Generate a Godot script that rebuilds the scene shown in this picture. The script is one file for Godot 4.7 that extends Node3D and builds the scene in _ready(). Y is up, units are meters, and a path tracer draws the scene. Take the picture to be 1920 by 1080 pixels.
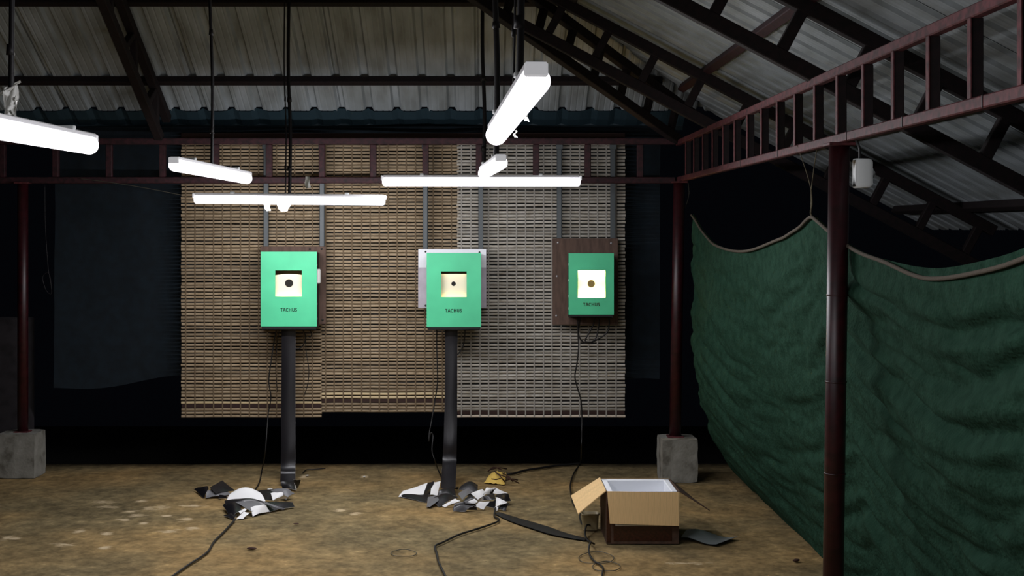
extends Node3D
# An indoor shooting range under a hipped sheet roof at night. Metres; the range runs along -z; "d" is the distance down the range (z = -d).

const F := 2450.0          # focal length of the photograph in pixels of a 1920 x 1080 frame
const EYE := 1.78          # height of the lens
const CX := 908.0          # where the range's vanishing point lies in the frame
const CY := 429.0
const PITCH := 0.53        # slope of both roof planes
const ROOF := 2.80         # height of the roof above the girders
const GX := 1.41           # girder on the right
const GD := 9.45           # girder at the back
const POWER := 1.65        # light of one half of a tube light
const HIP := 8.04          # plan line of the hip: d = HIP + x

var M := {}
var taken := {}
var rng := RandomNumberGenerator.new()

func _ready() -> void:
	rng.seed = 7
	setup_view()
	make_materials()
	build_shell()
	build_steel()
	build_blinds()
	build_targets()
	build_strips()
	build_lamps()
	build_nets()
	build_box()
	build_cables()
	build_small_things()

func setup_view() -> void:
	var cam := Camera3D.new()
	cam.name = "camera"
	cam.projection = Camera3D.PROJECTION_FRUSTUM
	cam.near = 0.1
	cam.far = 60.0
	cam.size = 0.1 * 1080.0 / F
	cam.frustum_offset = Vector2(0.1 * (960.0 - CX) / F, 0.1 * (CY - 540.0) / F)
	cam.position = Vector3(0, EYE, 0)
	add_child(cam)
	cam.current = true
	var we := WorldEnvironment.new()
	we.name = "world"
	var e := Environment.new()
	e.background_mode = Environment.BG_COLOR
	e.background_color = Color(0.012, 0.014, 0.022)
	e.background_energy_multiplier = 1.0
	e.tonemap_mode = Environment.TONE_MAPPER_LINEAR
	e.tonemap_exposure = 1.0
	e.sdfgi_enabled = true
	e.ssao_enabled = true
	e.ssil_enabled = true
	we.environment = e
	add_child(we)

# ---------------------------------------------------------------- names and nodes

func numbered(called: String) -> String:
	if not taken.has(called):
		taken[called] = 0
		return called
	taken[called] += 1
	return "%s_%03d" % [called, taken[called]]

func tag(o: Node3D, label: String, category: String, group := "", kind := "") -> Node3D:
	if label: o.set_meta("label", label)
	if category: o.set_meta("category", category)
	if group: o.set_meta("group", group)
	if kind: o.set_meta("kind", kind)
	return o

func thing(called: String, at: Vector3, label: String, category: String, group := "", kind := "") -> Node3D:
	var o := Node3D.new()
	o.name = numbered(called)
	add_child(o)
	o.position = at
	tag(o, label, category, group, kind)
	return o

func origin_of(n: Node3D) -> Vector3:
	var p := Vector3.ZERO
	var k: Node = n
	while k != self and k is Node3D:
		p += (k as Node3D).position
		k = k.get_parent()
	return p

# A mesh authored in world coordinates, hung under its thing.
func part(called: String, st: SurfaceTool, mat: Material, parent: Node3D) -> MeshInstance3D:
	st.generate_normals()
	var m := st.commit()
	m.surface_set_material(0, mat)
	return place(called, m, Vector3.ZERO, parent)

func place(called: String, m: Mesh, at: Vector3, parent: Node3D) -> MeshInstance3D:
	var o := MeshInstance3D.new()
	o.mesh = m
	var used := {}
	for c in parent.get_children():
		used[String(c.name)] = true
	var nm := called
	var k := 0
	while used.has(nm):
		k += 1
		nm = "%s_%03d" % [called, k]
	o.name = nm
	parent.add_child(o)
	o.position = at - origin_of(parent)
	o.cast_shadow = GeometryInstance3D.SHADOW_CASTING_SETTING_ON
	return o

# A thing that is one mesh, its origin at its base.
func single(called: String, st: SurfaceTool, mat: Material, label: String, category: String, group := "", kind := "") -> MeshInstance3D:
	st.generate_normals()
	var m := st.commit()
	m.surface_set_material(0, mat)
	var o := MeshInstance3D.new()
	o.mesh = m
	o.name = numbered(called)
	add_child(o)
	tag(o, label, category, group, kind)
	return o

# ---------------------------------------------------------------- shapes

func begin(smooth := false) -> SurfaceTool:
	var st := SurfaceTool.new()
	st.begin(Mesh.PRIMITIVE_TRIANGLES)
	st.set_smooth_group(0 if smooth else -1)
	return st

# triangle wound so that it faces away from ref
func tri(st: SurfaceTool, a: Vector3, b: Vector3, c: Vector3, ref: Vector3) -> void:
	var n := (b - a).cross(c - a)
	if n.dot((a + b + c) / 3.0 - ref) > 0.0:
		st.add_vertex(a); st.add_vertex(c); st.add_vertex(b)
	else:
		st.add_vertex(a); st.add_vertex(b); st.add_vertex(c)

func quad(st: SurfaceTool, a: Vector3, b: Vector3, c: Vector3, d: Vector3, ref: Vector3) -> void:
	tri(st, a, b, c, ref)
	tri(st, a, c, d, ref)

# box with chamfered edges
func bbox(st: SurfaceTool, c: Vector3, size: Vector3, bevel := 0.0, turn := Basis()) -> void:
	var h := size / 2.0
	var b: float = minf(bevel, minf(h.x, minf(h.y, h.z)) * 0.9)
	var v := func(sx: float, sy: float, sz: float, axis: int) -> Vector3:
		var p := Vector3(sx * (h.x - b), sy * (h.y - b), sz * (h.z - b))
		p[axis] = [sx, sy, sz][axis] * h[axis]
		return c + turn * p
	for axis in 3:
		for s: float in [-1.0, 1.0]:
			var pts := []
			for q in [[-1.0, -1.0], [1.0, -1.0], [1.0, 1.0], [-1.0, 1.0]]:
				var g := [0.0, 0.0, 0.0]
				g[axis] = s
				g[(axis + 1) % 3] = q[0]
				g[(axis + 2) % 3] = q[1]
				pts.append(v.call(g[0], g[1], g[2], axis))
			quad(st, pts[0], pts[1], pts[2], pts[3], c)
	if b <= 0.0:
		return
	for axis in 3:
		var a1 := (axis + 1) % 3
		var a2 := (axis + 2) % 3
		for s1 in [-1.0, 1.0]:
			for s2 in [-1.0, 1.0]:
				var g0 := [0.0, 0.0, 0.0]
				g0[axis] = -1.0; g0[a1] = s1; g0[a2] = s2
				var g1 := g0.duplicate()
				g1[axis] = 1.0
				quad(st, v.call(g0[0], g0[1], g0[2], a1), v.call(g1[0], g1[1], g1[2], a1), v.call(g1[0], g1[1], g1[2], a2), v.call(g0[0], g0[1], g0[2], a2), c)
	for sx in [-1.0, 1.0]:
		for sy in [-1.0, 1.0]:
			for sz in [-1.0, 1.0]:
				tri(st, v.call(sx, sy, sz, 0), v.call(sx, sy, sz, 1), v.call(sx, sy, sz, 2), c)

# straight bar of rectangular section from a to b: w across, t in the plane of "up"
func beam(st: SurfaceTool, a: Vector3, b: Vector3, w: float, t: float, up := Vector3.UP, bevel := 0.004) -> void:
	var y := (b - a).normalized()
	var x := y.cross(up).normalized()
	if x.length() < 0.5:
		x = y.cross(Vector3.RIGHT).normalized()
	var z := x.cross(y)
	bbox(st, (a + b) / 2.0, Vector3(w, a.distance_to(b), t), bevel, Basis(x, y, z))

func rod(st: SurfaceTool, a: Vector3, b: Vector3, r0: float, r1 := -1.0, n := 12) -> void:
	if r1 < 0.0: r1 = r0
	var y := (b - a).normalized()
	var x := y.cross(Vector3(0.31, 0.2, 0.93)).normalized()
	var z := x.cross(y)
	var mid := (a + b) / 2.0
	for i in n:
		var p := TAU * i / n
		var q := TAU * (i + 1) / n
		var u := x * cos(p) + z * sin(p)
		var w := x * cos(q) + z * sin(q)
		quad(st, a + u * r0, a + w * r0, b + w * r1, b + u * r1, mid)
		tri(st, a, a + u * r0, a + w * r0, mid)
		tri(st, b, b + u * r1, b + w * r1, mid)

func smooth_line(p: Array, per := 6) -> PackedVector3Array:
	var out := PackedVector3Array()
	for i in p.size() - 1:
		var a: Vector3 = p[maxi(i - 1, 0)]
		var b: Vector3 = p[i]
		var c: Vector3 = p[i + 1]
		var d: Vector3 = p[mini(i + 2, p.size() - 1)]
		for k in per:
			out.append(b.cubic_interpolate(c, a, d, float(k) / per))
	out.append(p[p.size() - 1])
	return out

# round cord through points
func cord(st: SurfaceTool, p: Array, r: float, per := 6, n := 7) -> void:
	var l := smooth_line(p, per)
	var rings := []
	var x := Vector3.ZERO
	for i in l.size():
		var t := (l[mini(i + 1, l.size() - 1)] - l[maxi(i - 1, 0)]).normalized()
		if i == 0:
			x = t.cross(Vector3(0.37, 0.53, 0.76)).normalized()
		x = (x - t * x.dot(t)).normalized()
		var z := t.cross(x)
		var ring := []
		for k in n:
			var q := TAU * k / n
			ring.append(l[i] + (x * cos(q) + z * sin(q)) * r)
		rings.append(ring)
	for i in l.size() - 1:
		var mid := (l[i] + l[i + 1]) / 2.0
		for k in n:
			quad(st, rings[i][k], rings[i][(k + 1) % n], rings[i + 1][(k + 1) % n], rings[i + 1][k], mid)
	for e in [0, l.size() - 1]:
		var inn: Vector3 = l[1] if e == 0 else l[l.size() - 2]
		for k in range(1, n - 1):
			tri(st, rings[e][0], rings[e][k], rings[e][k + 1], inn)

# surface over a grid of points, rows of equal length
func sheet(st: SurfaceTool, rows: Array, uv_rows: Array = []) -> void:
	for i in rows.size() - 1:
		for k in rows[i].size() - 1:
			var id := [[i, k], [i, k + 1], [i + 1, k + 1], [i, k], [i + 1, k + 1], [i + 1, k]]
			for q in id:
				if uv_rows.size():
					st.set_uv(uv_rows[q[0]][q[1]])
				st.add_vertex(rows[q[0]][q[1]])

# point seen at (px, py) of a 1920 x 1080 frame, d metres down the range
func at(px: float, py: float, d: float) -> Vector3:
	return Vector3((px - CX) * d / F, EYE - (py - CY) * d / F, -d)

# point at height h above the floor
func fl(px: float, py: float, h := 0.0) -> Vector3:
	return at(px, py, (EYE - h) * F / (py - CY))

func roof_back(d: float) -> float:
	return ROOF + PITCH * (GD - d)

func roof_right(x: float) -> float:
	return ROOF + PITCH * (GX - x)

# ---------------------------------------------------------------- materials

func mat(color: Color, rough := 0.8, metal := 0.0, spec := 0.5) -> StandardMaterial3D:
	var m := StandardMaterial3D.new()
	m.albedo_color = color
	m.roughness = rough
	m.metallic = metal
	m.metallic_specular = spec
	return m

func noise_tex(freq: float, ramp: Array, octaves := 4, sd := 1, kind := FastNoiseLite.TYPE_SIMPLEX_SMOOTH, size := 512) -> NoiseTexture2D:
	var n := FastNoiseLite.new()
	n.noise_type = kind
	n.seed = sd
	n.frequency = freq
	n.fractal_octaves = octaves
	var t := NoiseTexture2D.new()
	t.width = size
	t.height = size
	t.seamless = true
	t.noise = n
	var g := Gradient.new()
	var offs := PackedFloat32Array()
	var cols := PackedColorArray()
	for k in ramp:
		offs.append(k[0])
		cols.append(k[1])
	g.offsets = offs
	g.colors = cols
	t.color_ramp = g
	return t

func grain(m: StandardMaterial3D, t: Texture2D, scale: Vector3, bump: Texture2D = null, depth := 0.0) -> StandardMaterial3D:
	m.albedo_texture = t
	m.uv1_triplanar = true
	m.uv1_world_triplanar = true
	m.uv1_scale = scale
	if bump:
		m.heightmap_enabled = true
		m.heightmap_texture = bump
		m.heightmap_scale = depth
	return m

func g(v: float) -> Color:
	return Color(v, v, v)

func make_materials() -> void:
	var blotch := noise_tex(0.012, [[0.0, g(0.62)], [0.5, g(0.9)], [1.0, g(1.0)]], 5, 3)
	var speck := noise_tex(0.05, [[0.0, g(0.0)], [1.0, g(1.0)]], 4, 5)
	var rust := noise_tex(0.02, [[0.0, Color(0.45, 0.4, 0.4)], [0.45, Color(0.8, 0.76, 0.76)], [0.75, Color(1, 0.96, 0.94)], [1.0, Color(1.0, 1.0, 1.0)]], 5, 9)
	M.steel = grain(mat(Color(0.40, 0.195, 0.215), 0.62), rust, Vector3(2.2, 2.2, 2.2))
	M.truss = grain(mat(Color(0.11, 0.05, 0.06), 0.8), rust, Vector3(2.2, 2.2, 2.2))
	M.maroon = grain(mat(Color(0.235, 0.10, 0.13), 0.7), rust, Vector3(2.2, 2.2, 2.2))
	M.post = grain(mat(Color(0.22, 0.05, 0.085), 0.40), rust, Vector3(1.5, 1.5, 1.5))
	M.sheet = grain(mat(Color(0.75, 0.785, 0.81), 0.6, 0.0), noise_tex(0.01, [[0.0, Color(0.62, 0.60, 0.56)], [0.4, Color(0.82, 0.82, 0.8)], [1.0, g(1.0)]], 5, 21), Vector3(0.9, 0.35, 0.35))
	M.concrete = grain(mat(Color(0.60, 0.595, 0.565), 0.95), noise_tex(0.008, [[0.0, Color(0.55, 0.53, 0.50)], [0.4, Color(0.85, 0.85, 0.84)], [1.0, g(1.0)]], 6, 31), Vector3(1.5, 1.5, 1.5), speck, 0.12)
	M.upright = mat(Color(0.30, 0.325, 0.335), 0.5, 0.1)
	M.black = mat(Color(0.055, 0.06, 0.06), 0.6)
	M.cable = mat(Color(0.05, 0.045, 0.045), 0.55)
	M.rod = mat(Color(0.10, 0.09, 0.10), 0.5)
	M.mint = grain(mat(Color(0.345, 0.845, 0.625), 0.5), noise_tex(0.008, [[0.0, g(0.93)], [1.0, g(1.0)]], 3, 41), Vector3(1, 1, 1))
	M.letter = mat(Color(0.03, 0.20, 0.15), 0.5)
	M.letter_brown = mat(Color(0.17, 0.17, 0.08), 0.5)
	M.board = grain(mat(Color(0.40, 0.315, 0.27), 0.85), noise_tex(0.02, [[0.0, g(0.75)], [1.0, g(1.0)]], 4, 51), Vector3(3, 0.6, 3))
	M.board_white = grain(mat(Color(0.80, 0.775, 0.815), 0.6), noise_tex(0.01, [[0.0, g(0.9)], [1.0, g(1.0)]], 3, 53), Vector3(2, 2, 2))
	M.paper = mat(Color(0.95, 0.93, 0.84), 0.9)
	M.bull = mat(Color(0.06, 0.06, 0.055), 0.8)
	M.screw = mat(Color(0.85, 0.85, 0.87), 0.3, 0.6)
	M.screw_dark = mat(Color(0.10, 0.14, 0.12), 0.5)
	M.plastic = mat(Color(0.80, 0.80, 0.78), 0.45)
	M.plastic_grey = mat(Color(0.93, 0.95, 0.95), 0.5)
	M.lamp_body = mat(Color(0.93, 0.93, 0.94), 0.4)
	M.glow = mat(Color(0.95, 0.95, 0.96), 0.4)
	M.glow.emission_enabled = true
	M.glow.emission = Color(0.985, 0.975, 1.0)
	M.glow.emission_energy_multiplier = 2.2
	M.cap = mat(Color(0.8, 0.8, 0.8), 0.4)
	M.cap.emission_enabled = true
	M.cap.emission = Color(0.98, 0.98, 1.0)
	M.cap.emission_energy_multiplier = 0.35
	M.bag = mat(Color(0.9, 0.9, 0.88), 0.35)
	M.bag.backlight_enabled = true
	M.bag.backlight = Color(0.6, 0.6, 0.58)
	M.led = mat(Color(0.95, 0.9, 0.8), 0.4)
	M.led.emission_enabled = true
	M.led.emission = Color(1.0, 0.9, 0.66)
	M.led.emission_energy_multiplier = 2.0
	M.strip_black = mat(Color(0.09, 0.085, 0.10), 0.36)
	M.strip_white = mat(Color(0.90, 0.90, 0.90), 0.65)
	M.strip_grey = mat(Color(0.42, 0.42, 0.43), 0.4)
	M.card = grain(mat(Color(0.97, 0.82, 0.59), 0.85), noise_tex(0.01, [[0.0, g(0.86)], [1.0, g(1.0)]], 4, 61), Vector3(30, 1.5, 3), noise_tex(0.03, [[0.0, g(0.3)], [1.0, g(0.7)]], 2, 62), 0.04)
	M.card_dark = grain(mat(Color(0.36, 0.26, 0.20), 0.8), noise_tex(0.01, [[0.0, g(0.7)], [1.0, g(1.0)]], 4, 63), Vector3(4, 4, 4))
	M.tape = grain(mat(Color(0.27, 0.13, 0.09), 0.28), noise_tex(0.02, [[0.0, g(0.6)], [1.0, g(1.0)]], 4, 64), Vector3(5, 5, 5))
	M.foam = mat(Color(0.95, 0.96, 0.98), 0.8)
	M.grey_sheet = mat(Color(0.50, 0.52, 0.52), 0.4)
	M.yellow = mat(Color(0.85, 0.72, 0.36), 0.7)
	M.twig = mat(Color(0.22, 0.12, 0.08), 0.9)
	M.tub = mat(Color(0.62, 0.57, 0.44), 0.5)
	M.rope = grain(mat(Color(0.62, 0.56, 0.48), 0.9), speck, Vector3(20, 20, 20))
	M.wire = mat(Color(0.33, 0.32, 0.28), 0.5, 0.3)
	var weave := noise_tex(0.09, [[0.0, g(0.0)], [1.0, g(1.0)]], 3, 71)
	M.net = grain(mat(Color(0.17, 0.285, 0.228), 0.92), noise_tex(0.02, [[0.0, Color(0.66, 0.72, 0.70)], [0.5, g(0.88)], [1.0, g(1.0)]], 6, 72), Vector3(1.1, 1.1, 1.1), weave, 0.5)
	M.net.metallic_specular = 0.15
	M.teal = grain(mat(Color(0.055, 0.12, 0.16), 0.95), noise_tex(0.02, [[0.0, g(0.7)], [1.0, g(1.0)]], 5, 73), Vector3(1, 1, 1))
	M.eave = mat(Color(0.17, 0.25, 0.285), 0.6)
	M.soil = grain(mat(Color(0.10, 0.09, 0.08), 1.0), blotch, Vector3(1, 1, 1))
	M.parapet = grain(mat(Color(0.20, 0.185, 0.20), 0.95), blotch, Vector3(1, 1, 1))
	M.cord = mat(Color(0.36, 0.33, 0.25), 0.9)
	# slats: three tones of weathered bamboo for each blind
	for k in 3:
		var v: float = [0.86, 1.0, 0.93][k]
		var t := noise_tex(0.014, [[0.0, Color(0.70, 0.66, 0.60)], [0.45, Color(0.9, 0.88, 0.85)], [1.0, g(1.0)]], 5, 80 + k)
		M["tan%d" % k] = grain(mat(Color(0.715 * v, 0.64 * v, 0.53 * v), 0.75), t, Vector3(1.2, 6, 1.2))
		M["grey%d" % k] = grain(mat(Color(0.80 * v, 0.79 * v, 0.76 * v), 0.75), t, Vector3(1.2, 6, 1.2))
	M.tan_light = mat(Color(0.80, 0.72, 0.56), 0.7)
	M.grey_light = mat(Color(0.82, 0.77, 0.70), 0.7)
	M.batten = mat(Color(0.20, 0.12, 0.10), 0.8)
	M.string_tan = mat(Color(0.42, 0.355, 0.27), 0.9)
	M.string_grey = mat(Color(0.60, 0.585, 0.555), 0.9)
	M.floor = floor_material()

# Worn, dusty concrete: albedo computed over 8.6 x 5 m of floor; white paint scuffs where the floor has them.
func floor_material() -> StandardMaterial3D:
	var w := 1536
	var h := 896
	var layers := []
	for k in 4:
		var n := FastNoiseLite.new()
		n.seed = 100 + k
		n.noise_type = FastNoiseLite.TYPE_SIMPLEX_SMOOTH
		n.frequency = [0.0035, 0.012, 0.05, 0.16][k]
		n.fractal_octaves = [4, 5, 4, 2][k]
		n.domain_warp_enabled = k == 1
		n.domain_warp_amplitude = 40.0
		layers.append(n.get_image(w, h, false, false, false).get_data())
	var bytes := PackedByteArray()
	bytes.resize(w * h * 3)
	var l0: PackedByteArray = layers[0]
	var l1: PackedByteArray = layers[1]
	var l2: PackedByteArray = layers[2]
	var l3: PackedByteArray = layers[3]
	for i in w * h:
		var a := l0[i] / 255.0
		var b := l1[i] / 255.0
		var c := l2[i] / 255.0
		var s := l3[i] / 255.0
		var v := 0.70 + 0.24 * (a - 0.5) + 0.26 * (b - 0.5) + 0.30 * (c - 0.5) + 0.16 * (s - 0.5)
		if s > 0.80: v *= 1.0 - (s - 0.80) * 2.6
		var warm := clampf((a - 0.35) * 1.6, 0.0, 1.0)
		var r := v * lerpf(0.82, 0.96, warm)
		var gg := v * lerpf(0.755, 0.80, warm)
		var bl := v * lerpf(0.575, 0.535, warm)
		if c > 0.78 and b > 0.55:
			r += 0.07; gg += 0.065; bl += 0.05
		bytes[i * 3] = clampi(int(r * 255.0), 8, 255)
		bytes[i * 3 + 1] = clampi(int(gg * 255.0), 8, 255)
		bytes[i * 3 + 2] = clampi(int(bl * 255.0), 8, 255)
	var im := Image.create_from_data(w, h, false, Image.FORMAT_RGB8, bytes)
	# chips of white paint left on the concrete, as (frame x, frame y, length, thickness)
	var r2 := RandomNumberGenerator.new()
	r2.seed = 11
	for m in [[195, 940, 44, 5], [200, 950, 40, 5], [265, 938, 12, 4], [280, 952, 24, 7], [305, 951, 30, 8], [358, 947, 44, 5], [245, 958, 22, 5], [252, 966, 26, 7], [232, 974, 16, 4], [312, 966, 12, 3], [350, 973, 26, 6], [148, 995, 14, 6], [200, 999, 12, 6], [120, 1020, 30, 6], [195, 1025, 14, 5], [13, 1007, 8, 7], [28, 1008, 8, 6], [318, 995, 26, 5], [360, 989, 20, 5], [268, 980, 10, 4], [570, 893, 7, 5], [683, 893, 8, 4], [640, 955, 14, 4], [665, 962, 16, 5], [1290, 1055, 60, 4]]:
		var p := fl(m[0], m[1])
		var mpp: float = -p.z / F
		var persp: float = -p.z / EYE
		for k in 26:
			var ex: float = p.x + r2.randfn(0, 0.28) * m[2] * mpp
			var ez: float = -p.z + r2.randfn(0, 0.28) * m[3] * mpp * persp
			var ux := int((ex + 5.0) / 8.6 * w)
			var uy := int((ez - 5.0) / 5.0 * h)
			var rr := r2.randi_range(1, 2)
			for yy in range(-rr, rr + 1):
				for xx in range(-rr * 2, rr * 2 + 1):
					if xx * xx / 4.0 + yy * yy <= rr * rr and ux + xx >= 0 and ux + xx < w and uy + yy >= 0 and uy + yy < h:
						im.set_pixel(ux + xx, uy + yy, im.get_pixel(ux + xx, uy + yy).lerp(Color(0.93, 0.87, 0.74), 0.4))
	var m2 := StandardMaterial3D.new()
	m2.albedo_color = Color(0.83, 0.80, 0.77)
	m2.albedo_texture = ImageTexture.create_from_image(im)
	m2.roughness = 0.93
	m2.metallic_specular = 0.25
	var dent := layers_to_bump(l1, l2, l3, w, h)
	m2.heightmap_enabled = true
	m2.heightmap_texture = dent
	m2.heightmap_scale = 1.2
	return m2

func layers_to_bump(b: PackedByteArray, c: PackedByteArray, s: PackedByteArray, w: int, h: int) -> ImageTexture:
	var bytes := PackedByteArray()
	bytes.resize(w * h)
	for i in w * h:
		bytes[i] = clampi(b[i] / 3 + c[i] / 2 + s[i] / 6, 0, 255)
	return ImageTexture.create_from_image(Image.create_from_data(w, h, false, Image.FORMAT_L8, bytes))

# ---------------------------------------------------------------- shell

func build_shell() -> void:
	# floor slab, 15 cm thick, with a slightly uneven top
	var st := begin(true)
	var nz := FastNoiseLite.new()
	nz.seed = 4
	nz.frequency = 0.5
	var rows := []
	var uvs := []
	var ds := []
	for k in 61:
		ds.append(-2.0 + 11.92 * k / 60.0)
	for d in ds:
		var row := []
		var uv := []
		for k in 81:
			var x := -6.0 + 11.0 * k / 80.0
			var edge: float = 0.012 * nz.get_noise_2d(x * 6.0, 3.0) if d > 9.9 else 0.0
			row.append(Vector3(x, -0.004 + 0.004 * nz.get_noise_2d(x * 2.0, d * 2.0), -(d + edge)))
			uv.append(Vector2((x + 5.0) / 8.6, (d - 5.0) / 5.0))
		rows.append(row)
		uvs.append(uv)
	sheet(st, rows, uvs)
	var last: Array = rows[60]
	var low := []
	var luv := []
	for k in 81:
		low.append(last[k] + Vector3(0, -0.16, 0.0))
		luv.append(uvs[60][k] + Vector2(0, 0.03))
	sheet(st, [last, low], [uvs[60], luv])
	single("floor", st, M.floor, "worn dusty brown concrete floor with white paint scuffs", "floor", "", "structure")

	st = begin()
	bbox(st, Vector3(0, -0.22, -10.9), Vector3(18, 0.1, 4.0))
	bbox(st, Vector3(-0.5, -0.21, -4), Vector3(11, 0.08, 11.8))
	single("ground", st, M.soil, "dark bare soil outside beyond the back edge of the concrete floor", "ground", "", "structure")

	# roof of ribbed sheets, each 1.025 m wide
	var back := thing("ceiling", Vector3(-1.5, ROOF, -GD), "ribbed metal roof slope falling towards the back wall", "ceiling", "", "structure")
	var x0 := -6.2
	while x0 < 1.72:
		roof_sheet(back, x0, x0 + 1.025, true)
		x0 += 1.025
	var right := thing("ceiling", Vector3(2.4, ROOF, -5), "ribbed metal roof slope falling towards the right side", "ceiling", "", "structure")
	var d0 := -1.1
	while d0 < 9.6:
		roof_sheet(right, d0, minf(d0 + 1.025, 9.75), false)
		d0 += 1.025

	# low wall at the far left, behind the left post
	st = begin()
	bbox(st, Vector3(-4.35, 0.53, -10.0), Vector3(1.75, 1.14, 0.2), 0.01)
	single("wall_left", st, M.parapet, "low dark plastered wall behind the left post", "wall", "", "structure")

# profile of a roof sheet at u: pans with raised ribs every 205 mm and faint stiffeners
func rib(u: float) -> float:
	var p := fposmod(u, 0.205)
	if p < 0.135: return 0.003 * maxf(0.0, 1.0 - absf(fposmod(p, 0.045) - 0.0225) / 0.008)
	if p < 0.15: return 0.030 * (p - 0.135) / 0.015
	if p < 0.19: return 0.030
	return 0.030 * (0.205 - p) / 0.015

func roof_sheet(parent: Node3D, a: float, b: float, to_back: bool) -> void:
	var us := []
	var u := a
	var stops := [0.0, 0.0145, 0.0225, 0.0305, 0.0595, 0.0675, 0.0755, 0.1045, 0.1125, 0.1205, 0.135, 0.15, 0.19]
	var k0 := int(floor(a / 0.205))
	us.append(a)
	for k in range(k0, k0 + 8):
		for s in stops:
			var q: float = k * 0.205 + s
			if q > a + 0.0005 and q < b - 0.0005:
				us.append(q)
	us.append(b + 0.012)
	var low := []
	var high := []
	for q in us:
		var r := rib(q)
		if to_back:
			var top: float = maxf(5.2, HIP + q)
			top = minf(top, 9.72)
			low.append(Vector3(q, roof_back(9.72) + r, -9.72))
			high.append(Vector3(q, roof_back(top) + r, -top))
		else:
			var xt: float = maxf(-2.4, q - HIP)
			low.append(Vector3(3.35, roof_right(3.35) + r, -q))
			high.append(Vector3(xt, roof_right(xt) + r, -q))
	var st := begin()
	sheet(st, [low, high])
	# the same sheet's upper face, so that it has thickness
	var low2 := []
	var high2 := []
	for k in us.size():
		low2.append(low[k] + Vector3(0, 0.004, 0))
		high2.append(high[k] + Vector3(0, 0.004, 0))
	sheet(st, [high2, low2])
	part("roof_sheet", st, M.sheet, parent)

# ---------------------------------------------------------------- steelwork

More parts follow.
